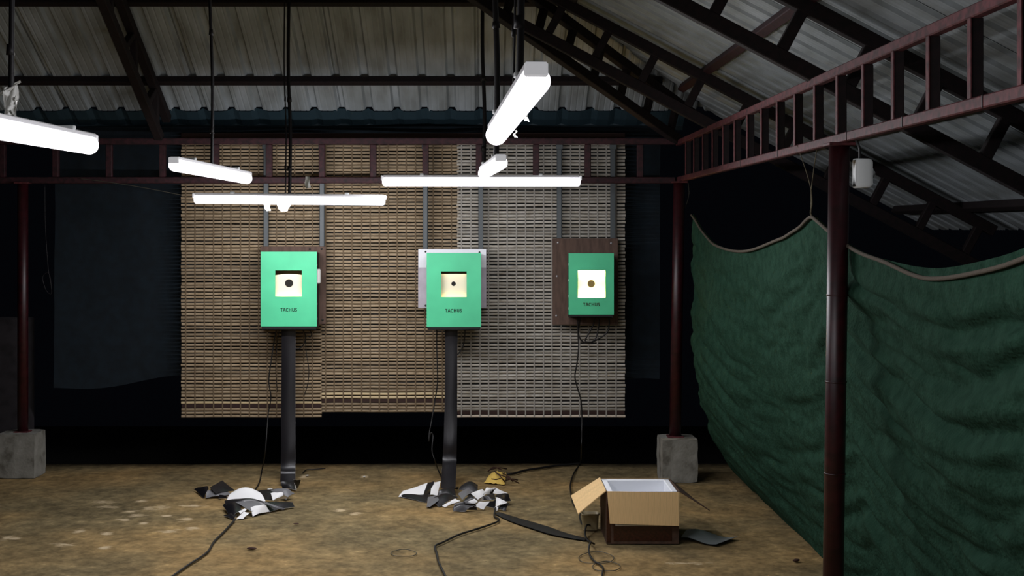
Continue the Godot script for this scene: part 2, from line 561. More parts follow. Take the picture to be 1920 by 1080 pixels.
func build_steel() -> void:
	var st: SurfaceTool
	# ladder girder on the right
	var t := thing("ladder_girder", Vector3(GX, 2.117, -5.0), "dusty maroon ladder girder running along the right side on the posts", "girder")
	st = begin()
	beam(st, Vector3(GX, 2.403, -9.5), Vector3(GX, 2.403, 0.6), 0.037, 0.037, Vector3.UP)
	part("top_chord", st, M.steel, t)
	st = begin()
	beam(st, Vector3(GX, 2.136, -9.5), Vector3(GX, 2.136, 0.6), 0.037, 0.037, Vector3.UP)
	part("bottom_chord", st, M.steel, t)
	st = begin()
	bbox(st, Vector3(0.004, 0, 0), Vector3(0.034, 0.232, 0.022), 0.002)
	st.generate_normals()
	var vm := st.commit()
	vm.surface_set_material(0, M.truss)  # bar body coloured dark: shade on its front put into the colour
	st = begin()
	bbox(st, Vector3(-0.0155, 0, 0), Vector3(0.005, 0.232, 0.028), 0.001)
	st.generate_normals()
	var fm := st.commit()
	fm.surface_set_material(0, M.steel)  # paler plate added on the left side, standing in for light falling there
	var d := 9.05
	while d > 1.2:
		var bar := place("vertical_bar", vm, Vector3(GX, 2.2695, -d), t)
		place("lit_side", fm, Vector3(GX, 2.2695, -d), bar)
		d -= 0.353
	# weld beads under the bottom chord's seams
	for dd in [3.65, 4.35, 5.02, 6.2, 7.1]:
		st = begin()
		bbox(st, Vector3(GX - 0.0195, 2.136, -dd), Vector3(0.003, 0.036, 0.006), 0.001)
		part("weld_seam", st, M.rod, t)

	# ladder girder at the back
	t = thing("ladder_girder", Vector3(-1.2, 2.117, -GD), "dark maroon ladder girder spanning the back in front of the bamboo blinds", "girder")
	st = begin()
	beam(st, Vector3(-5.2, 2.412, -GD), Vector3(GX - 0.03, 2.412, -GD), 0.05, 0.045, Vector3.UP)
	part("top_chord", st, M.maroon, t)
	st = begin()
	beam(st, Vector3(-5.2, 2.131, -GD), Vector3(GX - 0.03, 2.131, -GD), 0.05, 0.045, Vector3.UP)
	part("bottom_chord", st, M.maroon, t)
	st = begin()
	bbox(st, Vector3.ZERO, Vector3(0.045, 0.236, 0.04), 0.004)
	st.generate_normals()
	vm = st.commit()
	vm.surface_set_material(0, M.maroon)
	for px in [5, 105, 205, 305, 405, 505, 604, 700, 798, 898, 1005, 1102, 1200]:
		place("vertical_bar", vm, Vector3((px - CX) * GD / F, 2.2715, -GD), t)

	# roof trusses
	cross_truss(8.2, "dark roof truss farthest down the right slope, close to the hip")
	cross_truss(5.6, "dark roof truss over the right girder nearest the front post")
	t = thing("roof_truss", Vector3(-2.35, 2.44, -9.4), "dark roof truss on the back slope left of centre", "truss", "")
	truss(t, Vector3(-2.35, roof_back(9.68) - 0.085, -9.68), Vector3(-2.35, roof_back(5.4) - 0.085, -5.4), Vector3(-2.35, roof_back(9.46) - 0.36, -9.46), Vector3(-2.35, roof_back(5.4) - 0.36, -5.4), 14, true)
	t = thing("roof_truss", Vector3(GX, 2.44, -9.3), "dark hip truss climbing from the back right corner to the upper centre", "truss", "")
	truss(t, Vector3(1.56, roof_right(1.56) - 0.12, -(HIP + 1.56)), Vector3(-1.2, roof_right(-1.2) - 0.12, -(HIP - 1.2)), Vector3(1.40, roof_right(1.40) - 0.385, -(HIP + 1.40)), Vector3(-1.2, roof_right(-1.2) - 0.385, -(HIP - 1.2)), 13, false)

	# purlins lie on the trusses, under the sheets
	purlin(Vector3(-6.0, roof_back(9.327) - 0.03, -9.327), Vector3(1.27, roof_back(9.327) - 0.03, -9.327), "dark roof purlin just above the back girder, full width of the slope")
	purlin(Vector3(-6.0, roof_back(8.522) - 0.03, -8.522), Vector3(0.46, roof_back(8.522) - 0.03, -8.522), "dark roof purlin at the top edge of the picture on the back slope")
	purlin(Vector3(1.40, roof_right(1.40) - 0.03, -9.25), Vector3(1.40, roof_right(1.40) - 0.03, -0.5), "maroon roof purlin climbing above the right girder between two trusses")
	purlin(Vector3(0.56, roof_right(0.56) - 0.03, -8.5), Vector3(0.56, roof_right(0.56) - 0.03, -0.5), "dark roof purlin beside the hip truss at the top of the right slope")
	purlin(Vector3(2.22, roof_right(2.22) - 0.03, -9.6), Vector3(2.22, roof_right(2.22) - 0.03, -0.5), "dark roof purlin halfway down the side aisle behind the right girder")
	purlin(Vector3(3.02, roof_right(3.02) - 0.03, -9.6), Vector3(3.02, roof_right(3.02) - 0.03, -0.5), "dark eave purlin low at the right edge above the green net")

	# posts
	post(Vector3(1.394, 2.117, -5.13), Vector3(1.364, 0.0, -5.13), 0.040, "glossy maroon round post in front of the green net")
	post(Vector3(1.385, 2.117, -9.28), Vector3(1.355, 0.30, -9.28), 0.041, "dark maroon post standing on the right concrete plinth")
	post(Vector3(-3.33, 2.117, -9.43), Vector3(-3.33, 0.31, -9.43), 0.038, "dark maroon post standing on the left concrete plinth")
	plinth(Vector3(1.37, 0.0, -9.285), Vector3(0.25, 0.302, 0.25), 0.02, "worn concrete plinth under the back right post, behind the cardboard box")
	plinth(Vector3(-3.335, 0.0, -9.43), Vector3(0.26, 0.315, 0.23), -0.02, "worn concrete plinth under the left post at the left edge")

func beam_part(called: String, a: Vector3, b: Vector3, w: float, h: float, parent: Node3D) -> void:
	var st := begin()
	beam(st, a, b, w, h)
	part(called, st, M.truss, parent)

# t0..t1 is the top chord, b0..b1 the bottom one
func truss(t: Node3D, t0: Vector3, t1: Vector3, b0: Vector3, b1: Vector3, n: int, zigzag: bool) -> void:
	beam_part("top_chord", t0, t1, 0.06, 0.064, t)
	beam_part("bottom_chord", b0, b1, 0.06, 0.064, t)
	var top := (t1 - t0).normalized()
	for k in n:
		var a := b0.lerp(b1, (k + 0.35) / n)
		# foot of the perpendicular on the top chord, or of a slanting web
		var q := t0 + top * (a - t0).dot(top)
		if zigzag:
			q += top * (0.16 if k % 2 == 0 else -0.16)
		var dir := (q - a).normalized()
		beam_part("web", a + dir * 0.02, q - dir * 0.02, 0.045, 0.045, t)

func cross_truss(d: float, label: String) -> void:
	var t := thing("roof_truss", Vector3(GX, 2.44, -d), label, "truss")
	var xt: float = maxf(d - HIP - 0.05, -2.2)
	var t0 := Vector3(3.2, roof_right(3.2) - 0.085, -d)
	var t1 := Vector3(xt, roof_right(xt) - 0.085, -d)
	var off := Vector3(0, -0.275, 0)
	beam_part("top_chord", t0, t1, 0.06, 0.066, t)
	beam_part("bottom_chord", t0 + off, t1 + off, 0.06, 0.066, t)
	var dir := (t1 - t0).normalized()
	var x := 3.0
	while x > xt + 0.2:
		var p := Vector3(x, roof_right(x) - 0.36, -d)
		var q := t0 + dir * (p - t0).dot(dir)
		var w := (q - p).normalized()
		beam_part("web", p + w * 0.02, q - w * 0.02, 0.05, 0.05, t)
		x -= 0.29

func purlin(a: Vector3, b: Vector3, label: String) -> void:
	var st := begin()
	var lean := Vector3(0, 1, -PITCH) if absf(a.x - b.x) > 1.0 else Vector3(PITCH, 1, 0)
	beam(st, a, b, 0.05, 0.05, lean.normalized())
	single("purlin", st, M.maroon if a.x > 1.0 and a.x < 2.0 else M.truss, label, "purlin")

func post(top: Vector3, foot: Vector3, r: float, label: String) -> void:
	var t := thing("post", foot, label, "post")
	var st := begin(true)
	rod(st, foot, top, r, r, 24)
	part("pipe", st, M.post, t)
	st = begin()
	bbox(st, top - Vector3(0, 0.006, 0), Vector3(r * 2.6, 0.012, r * 2.6), 0.002)
	part("cap_plate", st, M.steel, t)
	st = begin()
	bbox(st, foot + Vector3(0, 0.006, 0), Vector3(r * 2.7, 0.012, r * 2.7), 0.002)
	part("base_plate", st, M.steel, t)
	if foot.y < 0.1:
		for y in [0.82, 1.18, 1.52]:
			st = begin(true)
			var p: Vector3 = foot.lerp(top, y / 2.117)
			rod(st, p - Vector3(0, 0.003, 0), p + Vector3(0, 0.003, 0), r + 0.0022, r + 0.0022, 24)
			part("paint_ring", st, M.post, t)

func plinth(base: Vector3, size: Vector3, yaw: float, label: String) -> void:
	# rough cast block: a subdivided box pushed about by noise
	var n := FastNoiseLite.new()
	n.seed = int(base.x * 10)
	n.frequency = 5.0
	var st := begin(true)
	var k := 10
	var turn := Basis(Vector3.UP, yaw)
	for axis in 3:
		for s: float in [-1.0, 1.0]:
			st.set_smooth_group(axis * 2 + (1 if s > 0 else 0))
			var rows := []
			for i in k + 1:
				var row := []
				for j in k + 1:
					var p := Vector3.ZERO
					p[axis] = s
					p[(axis + 1) % 3] = (2.0 * i / k - 1.0) * s
					p[(axis + 2) % 3] = 2.0 * j / k - 1.0
					var q := p * size / 2.0
					q += p.normalized() * (0.006 * n.get_noise_3dv(q * 1.0) + 0.004 * n.get_noise_3dv(q * 4.0))
					# chipped corners
					q -= p * size * 0.5 * 0.03 * clampf(p.length() - 1.55, 0.0, 1.0) * 3.0
					row.append(base + Vector3(0, size.y / 2.0, 0) + turn * q)
				rows.append(row)
			sheet(st, rows)
	single("concrete_plinth", st, M.concrete, label, "plinth")

# ---------------------------------------------------------------- blinds

func build_blinds() -> void:
	blind(340.0, 603.0, 783.0, 9.60, "tan", "tan bamboo blind at the left, hanging behind the left target")
	blind(601.0, 860.0, 773.0, 9.625, "tan", "tan bamboo blind in the middle, its bottom edge highest of the three")
	blind(857.0, 1172.0, 783.0, 9.60, "grey", "greyish bamboo blind at the right, hanging behind the right target")
	# grey uprights that carry the target boards, in pairs
	var k := 0
	for u in [[499.0, 600.0, "left grey steel upright above the left target"], [604.0, 600.0, "right grey steel upright above the left target"], [797.5, 560.0, "left grey steel upright above the middle target"], [901.5, 560.0, "right grey steel upright above the middle target"], [1048.5, 595.0, "left grey steel upright above the right target"], [1149.0, 595.0, "right grey steel upright above the right target"]]:
		var a := at(u[0], 276.0, 9.536)
		var b := at(u[0], u[1], 9.536)
		var t := thing("steel_upright", b, u[2], "upright", "grey uprights holding the target boards")
		var st := begin()
		beam(st, b, a, 0.036, 0.03, Vector3.BACK)
		part("tube", st, M.upright, t)
		st = begin()
		bbox(st, a + Vector3(0, 0.02, 0.02), Vector3(0.05, 0.07, 0.012), 0.002)
		part("clamp", st, M.upright, t)
		k += 1

func blind(x0: float, x1: float, yb: float, d: float, tone: String, label: String) -> void:
	var a := (x0 - CX) * d / F
	var b := (x1 - CX) * d / F
	var low := EYE - (yb - CY) * d / F
	var high := EYE - (258.0 - CY) * d / F
	var t := thing("bamboo_blind", Vector3((a + b) / 2.0, low, -d), label, "blind", "bamboo blinds across the back")
	var pitch := 0.0250
	var n := int((high - low) / pitch)
	# three slat meshes of slightly different tone and bow, shared by all slats
	var forms := []
	for k in 4:
		var st := begin(true)
		var w := b - a
		var prof := [Vector2(-0.0092, 0.0), Vector2(-0.0078, 0.0024), Vector2(0.0, 0.0034), Vector2(0.0078, 0.0024), Vector2(0.0092, 0.0), Vector2(0.0, -0.001)]
		var rows := []
		for i in 9:
			var row := []
			var x := -w / 2.0 + w * i / 8.0
			var sag := 0.0012 * sin(i * 1.3 + k * 2.0)
			for p in prof:
				row.append(Vector3(x, p.x + sag, p.y))
			row.append(row[0])
			rows.append(row)
		sheet(st, rows)
		st.generate_normals()
		var m := st.commit()
		var light: bool = k == 3
		m.surface_set_material(0, (M["tan_light"] if tone == "tan" else M["grey_light"]) if light else M["%s%d" % [tone, k]])
		forms.append(m)
	for i in n:
		var y := low + 0.010 + i * pitch
		if tone == "tan" and i == 3 or tone == "grey" and i == 1:
			var st2 := begin()
			bbox(st2, Vector3((a + b) / 2.0, y, -d - 0.002), Vector3(b - a - 0.004, 0.024, 0.008), 0.002)
			part("bottom_batten", st2, M.batten, t)
			continue
		var f := rng.randi_range(0, 2)
		if tone == "tan" and (i == 4 or i == 5 and x0 > 500) or tone == "grey" and i == 0: f = 3
		var o := place("slat", forms[f], Vector3((a + b) / 2.0 + rng.randf_range(-0.003, 0.003), y, -d + rng.randf_range(-0.0015, 0.0015)), t)
		o.rotation = Vector3(0, 0, rng.randf_range(-0.0006, 0.0006))
	# weave strings
	var x := a + 0.035
	var sm: Mesh
	var ss := begin()
	bbox(ss, Vector3.ZERO, Vector3(0.010, high - low - 0.004, 0.0015), 0.0004)
	ss.generate_normals()
	sm = ss.commit()
	sm.surface_set_material(0, M.string_tan if tone == "tan" else M.string_grey)
	while x < b - 0.01:
		place("weave_string", sm, Vector3(x + rng.randf_range(-0.003, 0.003), (low + high) / 2.0, -d + 0.0048), t)
		x += 0.0665
	var hr := begin()
	bbox(hr, Vector3((a + b) / 2.0, high + 0.016, -d), Vector3(b - a, 0.034, 0.026), 0.004)
	part("head_rail", hr, M.batten, t)

# ---------------------------------------------------------------- targets

func build_targets() -> void:
	board([488, 611, 462, 608], 9.50, M.board, [[581, 467], [603, 467], [605, 600]], M.screw_dark, "brown board behind the left electronic target", 0.016)
	board([784, 912, 467, 578], 9.50, M.board_white, [[798, 472], [899, 473], [798, 573]], M.screw_dark, "white board behind the middle electronic target", 0.012)
	board([1036, 1159, 447, 609], 9.50, M.board, [[1046, 455], [1146, 456], [1044, 518], [1043, 592]], M.screw, "wide brown board behind the right electronic target", 0.016)
	target([489, 594, 472, 612], [516, 566, 507, 556], [542, 531, 7.6], [541.5, 581, 31], 9.30, 0.18, 0.015, "left", "mint green electronic target on a brown board, with a large black spot in its window")
	target([800, 902, 474, 613], [827, 875, 509, 557], [850.5, 532, 4.2], [850.5, 582.5, 31], 9.30, 0.18, 0.006, "middle", "mint green electronic target on the white board, with a small black spot in its window")
	target([1066, 1151, 475, 590], [1084, 1135, 507, 558], [1108.5, 532, 7.0], [1109, 571, 31], 9.32, 0.16, 0.3, "right", "smaller green electronic target whose window glows bright yellow white")

func board(r: Array, d: float, m: Material, screws: Array, sm: Material, label: String, thick: float) -> void:
	var c := at((r[0] + r[1]) / 2.0, (r[2] + r[3]) / 2.0, d)
	var size := Vector3((r[1] - r[0]) * d / F, (r[3] - r[2]) * d / F, thick)
	var t := thing("backing_board", c - Vector3(0, size.y / 2.0, 0), label, "board")
	var st := begin()
	bbox(st, c - Vector3(0, 0, thick / 2.0), size, 0.003)
	part("panel", st, m, t)
	if m == M.board_white:  # thin lighter slab over the upper part of the board
		st = begin()
		var y1 := EYE - (502.0 - CY) * d / F
		var y0 := c.y + size.y / 2.0
		bbox(st, Vector3(c.x, (y0 + y1) / 2.0, c.z + 0.0008), Vector3(size.x - 0.004, y0 - y1 - 0.003, 0.0016))
		part("lighter_top", st, M.foam, t)
	for s in screws:
		st = begin(true)
		var p := at(s[0], s[1], d)
		rod(st, p - Vector3(0, 0, 0.002), p + Vector3(0, 0, 0.004), 0.0085, 0.006, 12)
		part("screw", st, sm, t)

func target(r: Array, w: Array, bull: Array, text: Array, d: float, deep: float, led: float, which: String, label: String) -> void:
	var k := d / F
	var a := at(r[0], r[3], d)   # lower left of the face
	var b := at(r[1], r[2], d)   # upper right
	var wa := at(w[0], w[3], d)
	var wb := at(w[1], w[2], d)
	var t := thing("electronic_target", Vector3((a.x + b.x) / 2.0, a.y, -d - deep), label, "target", "electronic targets at the end of the range")
	var th := 0.006
	# face plate with a square window
	var st := begin()
	var z := -d - th / 2.0
	var cuts := [[a.x, wa.x, a.y, b.y], [wb.x, b.x, a.y, b.y], [wa.x, wb.x, a.y, wa.y], [wa.x, wb.x, wb.y, b.y]]
	for c in cuts:
		bbox(st, Vector3((c[0] + c[1]) / 2.0, (c[2] + c[3]) / 2.0, z), Vector3(c[1] - c[0], c[3] - c[2], th))
	var face := part("face_plate", st, M.mint, t)
	# hollow black case behind it
	st = begin()
	var lx := a.x + 0.006
	var rx := b.x - 0.006
	var ly := a.y - 0.022
	var hy := b.y - 0.008
	var z0 := -d - th
	var z1 := -d - deep
	var zm := (z0 + z1) / 2.0
	var dz := z0 - z1
	bbox(st, Vector3(lx + 0.004, (ly + hy) / 2.0, zm), Vector3(0.008, hy - ly, dz), 0.001)
	bbox(st, Vector3(rx - 0.004, (ly + hy) / 2.0, zm), Vector3(0.008, hy - ly, dz), 0.001)
	bbox(st, Vector3((lx + rx) / 2.0, ly + 0.004, zm), Vector3(rx - lx - 0.016, 0.008, dz), 0.001)
	bbox(st, Vector3((lx + rx) / 2.0, hy - 0.004, zm), Vector3(rx - lx - 0.016, 0.008, dz), 0.001)
	bbox(st, Vector3((lx + rx) / 2.0, (ly + hy) / 2.0, z1 + 0.004), Vector3(rx - lx - 0.016, hy - ly - 0.016, 0.008), 0.001)
	# lip in front under the face
	bbox(st, Vector3((lx + rx) / 2.0, (ly + a.y) / 2.0, z0 - 0.004), Vector3(rx - lx - 0.016, a.y - ly, 0.008), 0.001)
	part("case", st, M.black, t)
	# inner frame of the window: a short duct
	st = begin()
	var dd := 0.05
	var ww := wb.x - wa.x
	var hh := wb.y - wa.y
	var e := 0.03
	bbox(st, Vector3(wa.x - e, (wa.y + wb.y) / 2.0, z0 - 0.045), Vector3(0.004, hh + 2 * e, 0.09))
	bbox(st, Vector3(wb.x + e, (wa.y + wb.y) / 2.0, z0 - 0.045), Vector3(0.004, hh + 2 * e, 0.09))
	bbox(st, Vector3((wa.x + wb.x) / 2.0, wa.y - e, z0 - 0.045), Vector3(ww + 2 * e, 0.004, 0.09))
	bbox(st, Vector3((wa.x + wb.x) / 2.0, wb.y + e, z0 - 0.045), Vector3(ww + 2 * e, 0.004, 0.09))
	part("light_box", st, M.strip_grey, t)
	# paper, bowed towards the shooter; on the left target its curled top edge shows
	st = begin(true)
	var rows := []
	var top_gap: float = {"left": 0.026, "middle": 0.018, "right": -0.02}[which]
	var pz := -d - dd
	for i in 13:
		var row := []
		for j in 17:
			var u := -1.0 + 2.0 * j / 16.0
			var v := i / 12.0
			var x := (wa.x + wb.x) / 2.0 + u * (ww / 2.0 + 0.020)
			var top := wb.y - top_gap - (0.014 * u * u if which == "left" else 0.0)
			var y := lerpf(wa.y - 0.02, top, v)
			row.append(Vector3(x, y, pz + 0.012 * (1.0 - u * u)))
		rows.append(row)
	sheet(st, rows)
	var pap := part("target_paper", st, M.paper, t)
	# black aiming mark printed on it
	var bc := at(bull[0], bull[1], d + dd - 0.012)
	st = begin()
	var rr: float = bull[2] * (d + dd) / F
	for i in 40:
		var p := TAU * i / 40.0
		var q := TAU * (i + 1) / 40.0
		tri(st, bc + Vector3(0, 0, 0.0012), bc + Vector3(cos(p) * rr, sin(p) * rr, 0.0008), bc + Vector3(cos(q) * rr, sin(q) * rr, 0.0008), bc - Vector3(0, 0, 1))
	var bm := M.bull as StandardMaterial3D
	part("aiming_mark", st, bm, pap)
	# lamp strips hidden behind the face above and below the window, and their light
	for s: float in [-1.0, 1.0]:
		st = begin()
		var ly2 := (wa.y - e + 0.010) if s < 0 else (wb.y + e - 0.010)
		bbox(st, Vector3((wa.x + wb.x) / 2.0, ly2, z0 - 0.012), Vector3(ww, 0.008, 0.006), 0.001)
		part("led_strip", st, M.led, t)
		var l := AreaLight3D.new()
		l.name = "strip_light" if s < 0 else "strip_light_001"
		t.add_child(l)
		l.area_size = Vector2(ww, 0.006)
		l.light_energy = led
		l.light_color = Color(1.0, 0.82, 0.50)
		l.shadow_enabled = true
		l.position = Vector3((wa.x + wb.x) / 2.0, ly2 - s * 0.006, z0 - 0.014) - t.position
		var zz := -Vector3(0, -s * 0.045, -0.03).normalized()
		l.basis = Basis(Vector3.RIGHT, zz.cross(Vector3.RIGHT), zz)
	# maker's name
	var tm := TextMesh.new()
	var f := SystemFont.new()
	f.font_names = PackedStringArray(["Droid Sans"])
	f.font_weight = 700
	tm.font = f
	tm.text = "TACHUS"
	tm.font_size = 32
	tm.pixel_size = 0.001
	tm.depth = 0.0015
	tm.material = M.letter if which != "right" else M.letter_brown
	var bb := tm.get_aabb().size
	var tp := at(text[0], text[1], d)
	var o := place("lettering", tm, tp + Vector3(0, 0, 0.0008), face)
	o.scale = Vector3(text[2] * k / maxf(bb.x, 0.01), 6.4 * k / maxf(bb.y, 0.01), 1.0)
	# hinges and the latch on the side that faces the middle of the range
	var side: float = b.x if which == "left" else a.x
	var sg: float = 1.0 if which == "left" else -1.0
	for fr in [0.18, 0.44, 0.7, 0.9]:
		st = begin(true)
		var y := lerpf(b.y, a.y, fr)
		rod(st, Vector3(side - sg * 0.002, y - 0.008, z0 - 0.006), Vector3(side - sg * 0.002, y + 0.008, z0 - 0.006), 0.0045, 0.0045, 10)
		part("hinge_pin", st, M.screw, t)
	if which == "left":
		st = begin()
		var p2 := at(600.5, 518, d + 0.05)
		bbox(st, p2 + Vector3(-0.012, 0, 0), Vector3(0.03, 0.105, 0.05), 0.008)
		var latch := part("latch_box", st, M.plastic, t)
		latch.set_meta("label", "white plastic latch box on the right side")

# ---------------------------------------------------------------- paper strips and their heaps

# a thin curved patch with two faces: corners as (frame x, frame y, height), bulge in metres
func patch(called: String, c: Array, bulge: float, top: Material, under: Material, parent: Node3D, sx := 352.0, sy := 880.0, sc := 8.348) -> void:
	var p := []
	for q in c:
		p.append(fl(sx + q[0] / sc, sy + q[1] / sc, q[2]))
	var up := begin(true)
	var dn := begin(true)
	var rows := []
	var rows2 := []
	var nn := 8
	for i in nn + 1:
		var row := []
		var row2 := []
		for j in nn + 1:
			var u := float(i) / nn
			var v := float(j) / nn
			var a: Vector3 = (p[0] as Vector3).lerp(p[1], u)
			var b: Vector3 = (p[3] as Vector3).lerp(p[2], u)
			var s := a.lerp(b, v)
			s.y += bulge * sin(PI * u) * sin(PI * (0.15 + 0.7 * v)) + 0.0015 * sin(9.0 * u + 5.0 * v)
			s.y = maxf(s.y, 0.003)
			row.append(s)
			row2.append(s - Vector3(0, 0.0012, 0))
		rows.append(row)
		rows2.append(row2)
	sheet(up, rows)
	sheet(dn, rows2)
	up.generate_normals()
	dn.generate_normals()
	var m := ArrayMesh.new()
	up.commit(m)
	dn.commit(m)
	m.surface_set_material(0, top)
	m.surface_set_material(1, under)
	place(called, m, Vector3.ZERO, parent)

func hanging(called: String, c: Array, w: Array, mtop: Material, parent: Node3D) -> void:
	# c: centre line from top to bottom, w: widths; a strip hanging in front of the blinds, slightly cupped
	var st := begin(true)
	var rows := []
	var line := smooth_line(c, 5)
	for i in line.size():
		var f := float(i) / (line.size() - 1) * (w.size() - 1)
		var k := mini(int(f), w.size() - 2)
		var ww: float = lerpf(w[k], w[k + 1], f - k)
		var row := []
		for j in 7:
			var u := -1.0 + j / 3.0
			row.append(line[i] + Vector3(u * ww / 2.0, 0, 0.008 * (1.0 - u * u) + 0.0015 * sin(i * 0.9 + u * 2.0)))
		rows.append(row)
	sheet(st, rows)
	st.generate_normals()
	var back := begin(true)
	var rows2 := []
	for r in rows:
		var q := []
		for v in r:
			q.append(v - Vector3(0, 0, 0.0015))
		rows2.append(q)
	sheet(back, rows2)
	back.generate_normals()
	var m := ArrayMesh.new()
	st.commit(m)
	back.commit(m)
	m.surface_set_material(0, mtop)
	m.surface_set_material(1, M.strip_white)
	place(called, m, Vector3.ZERO, parent)

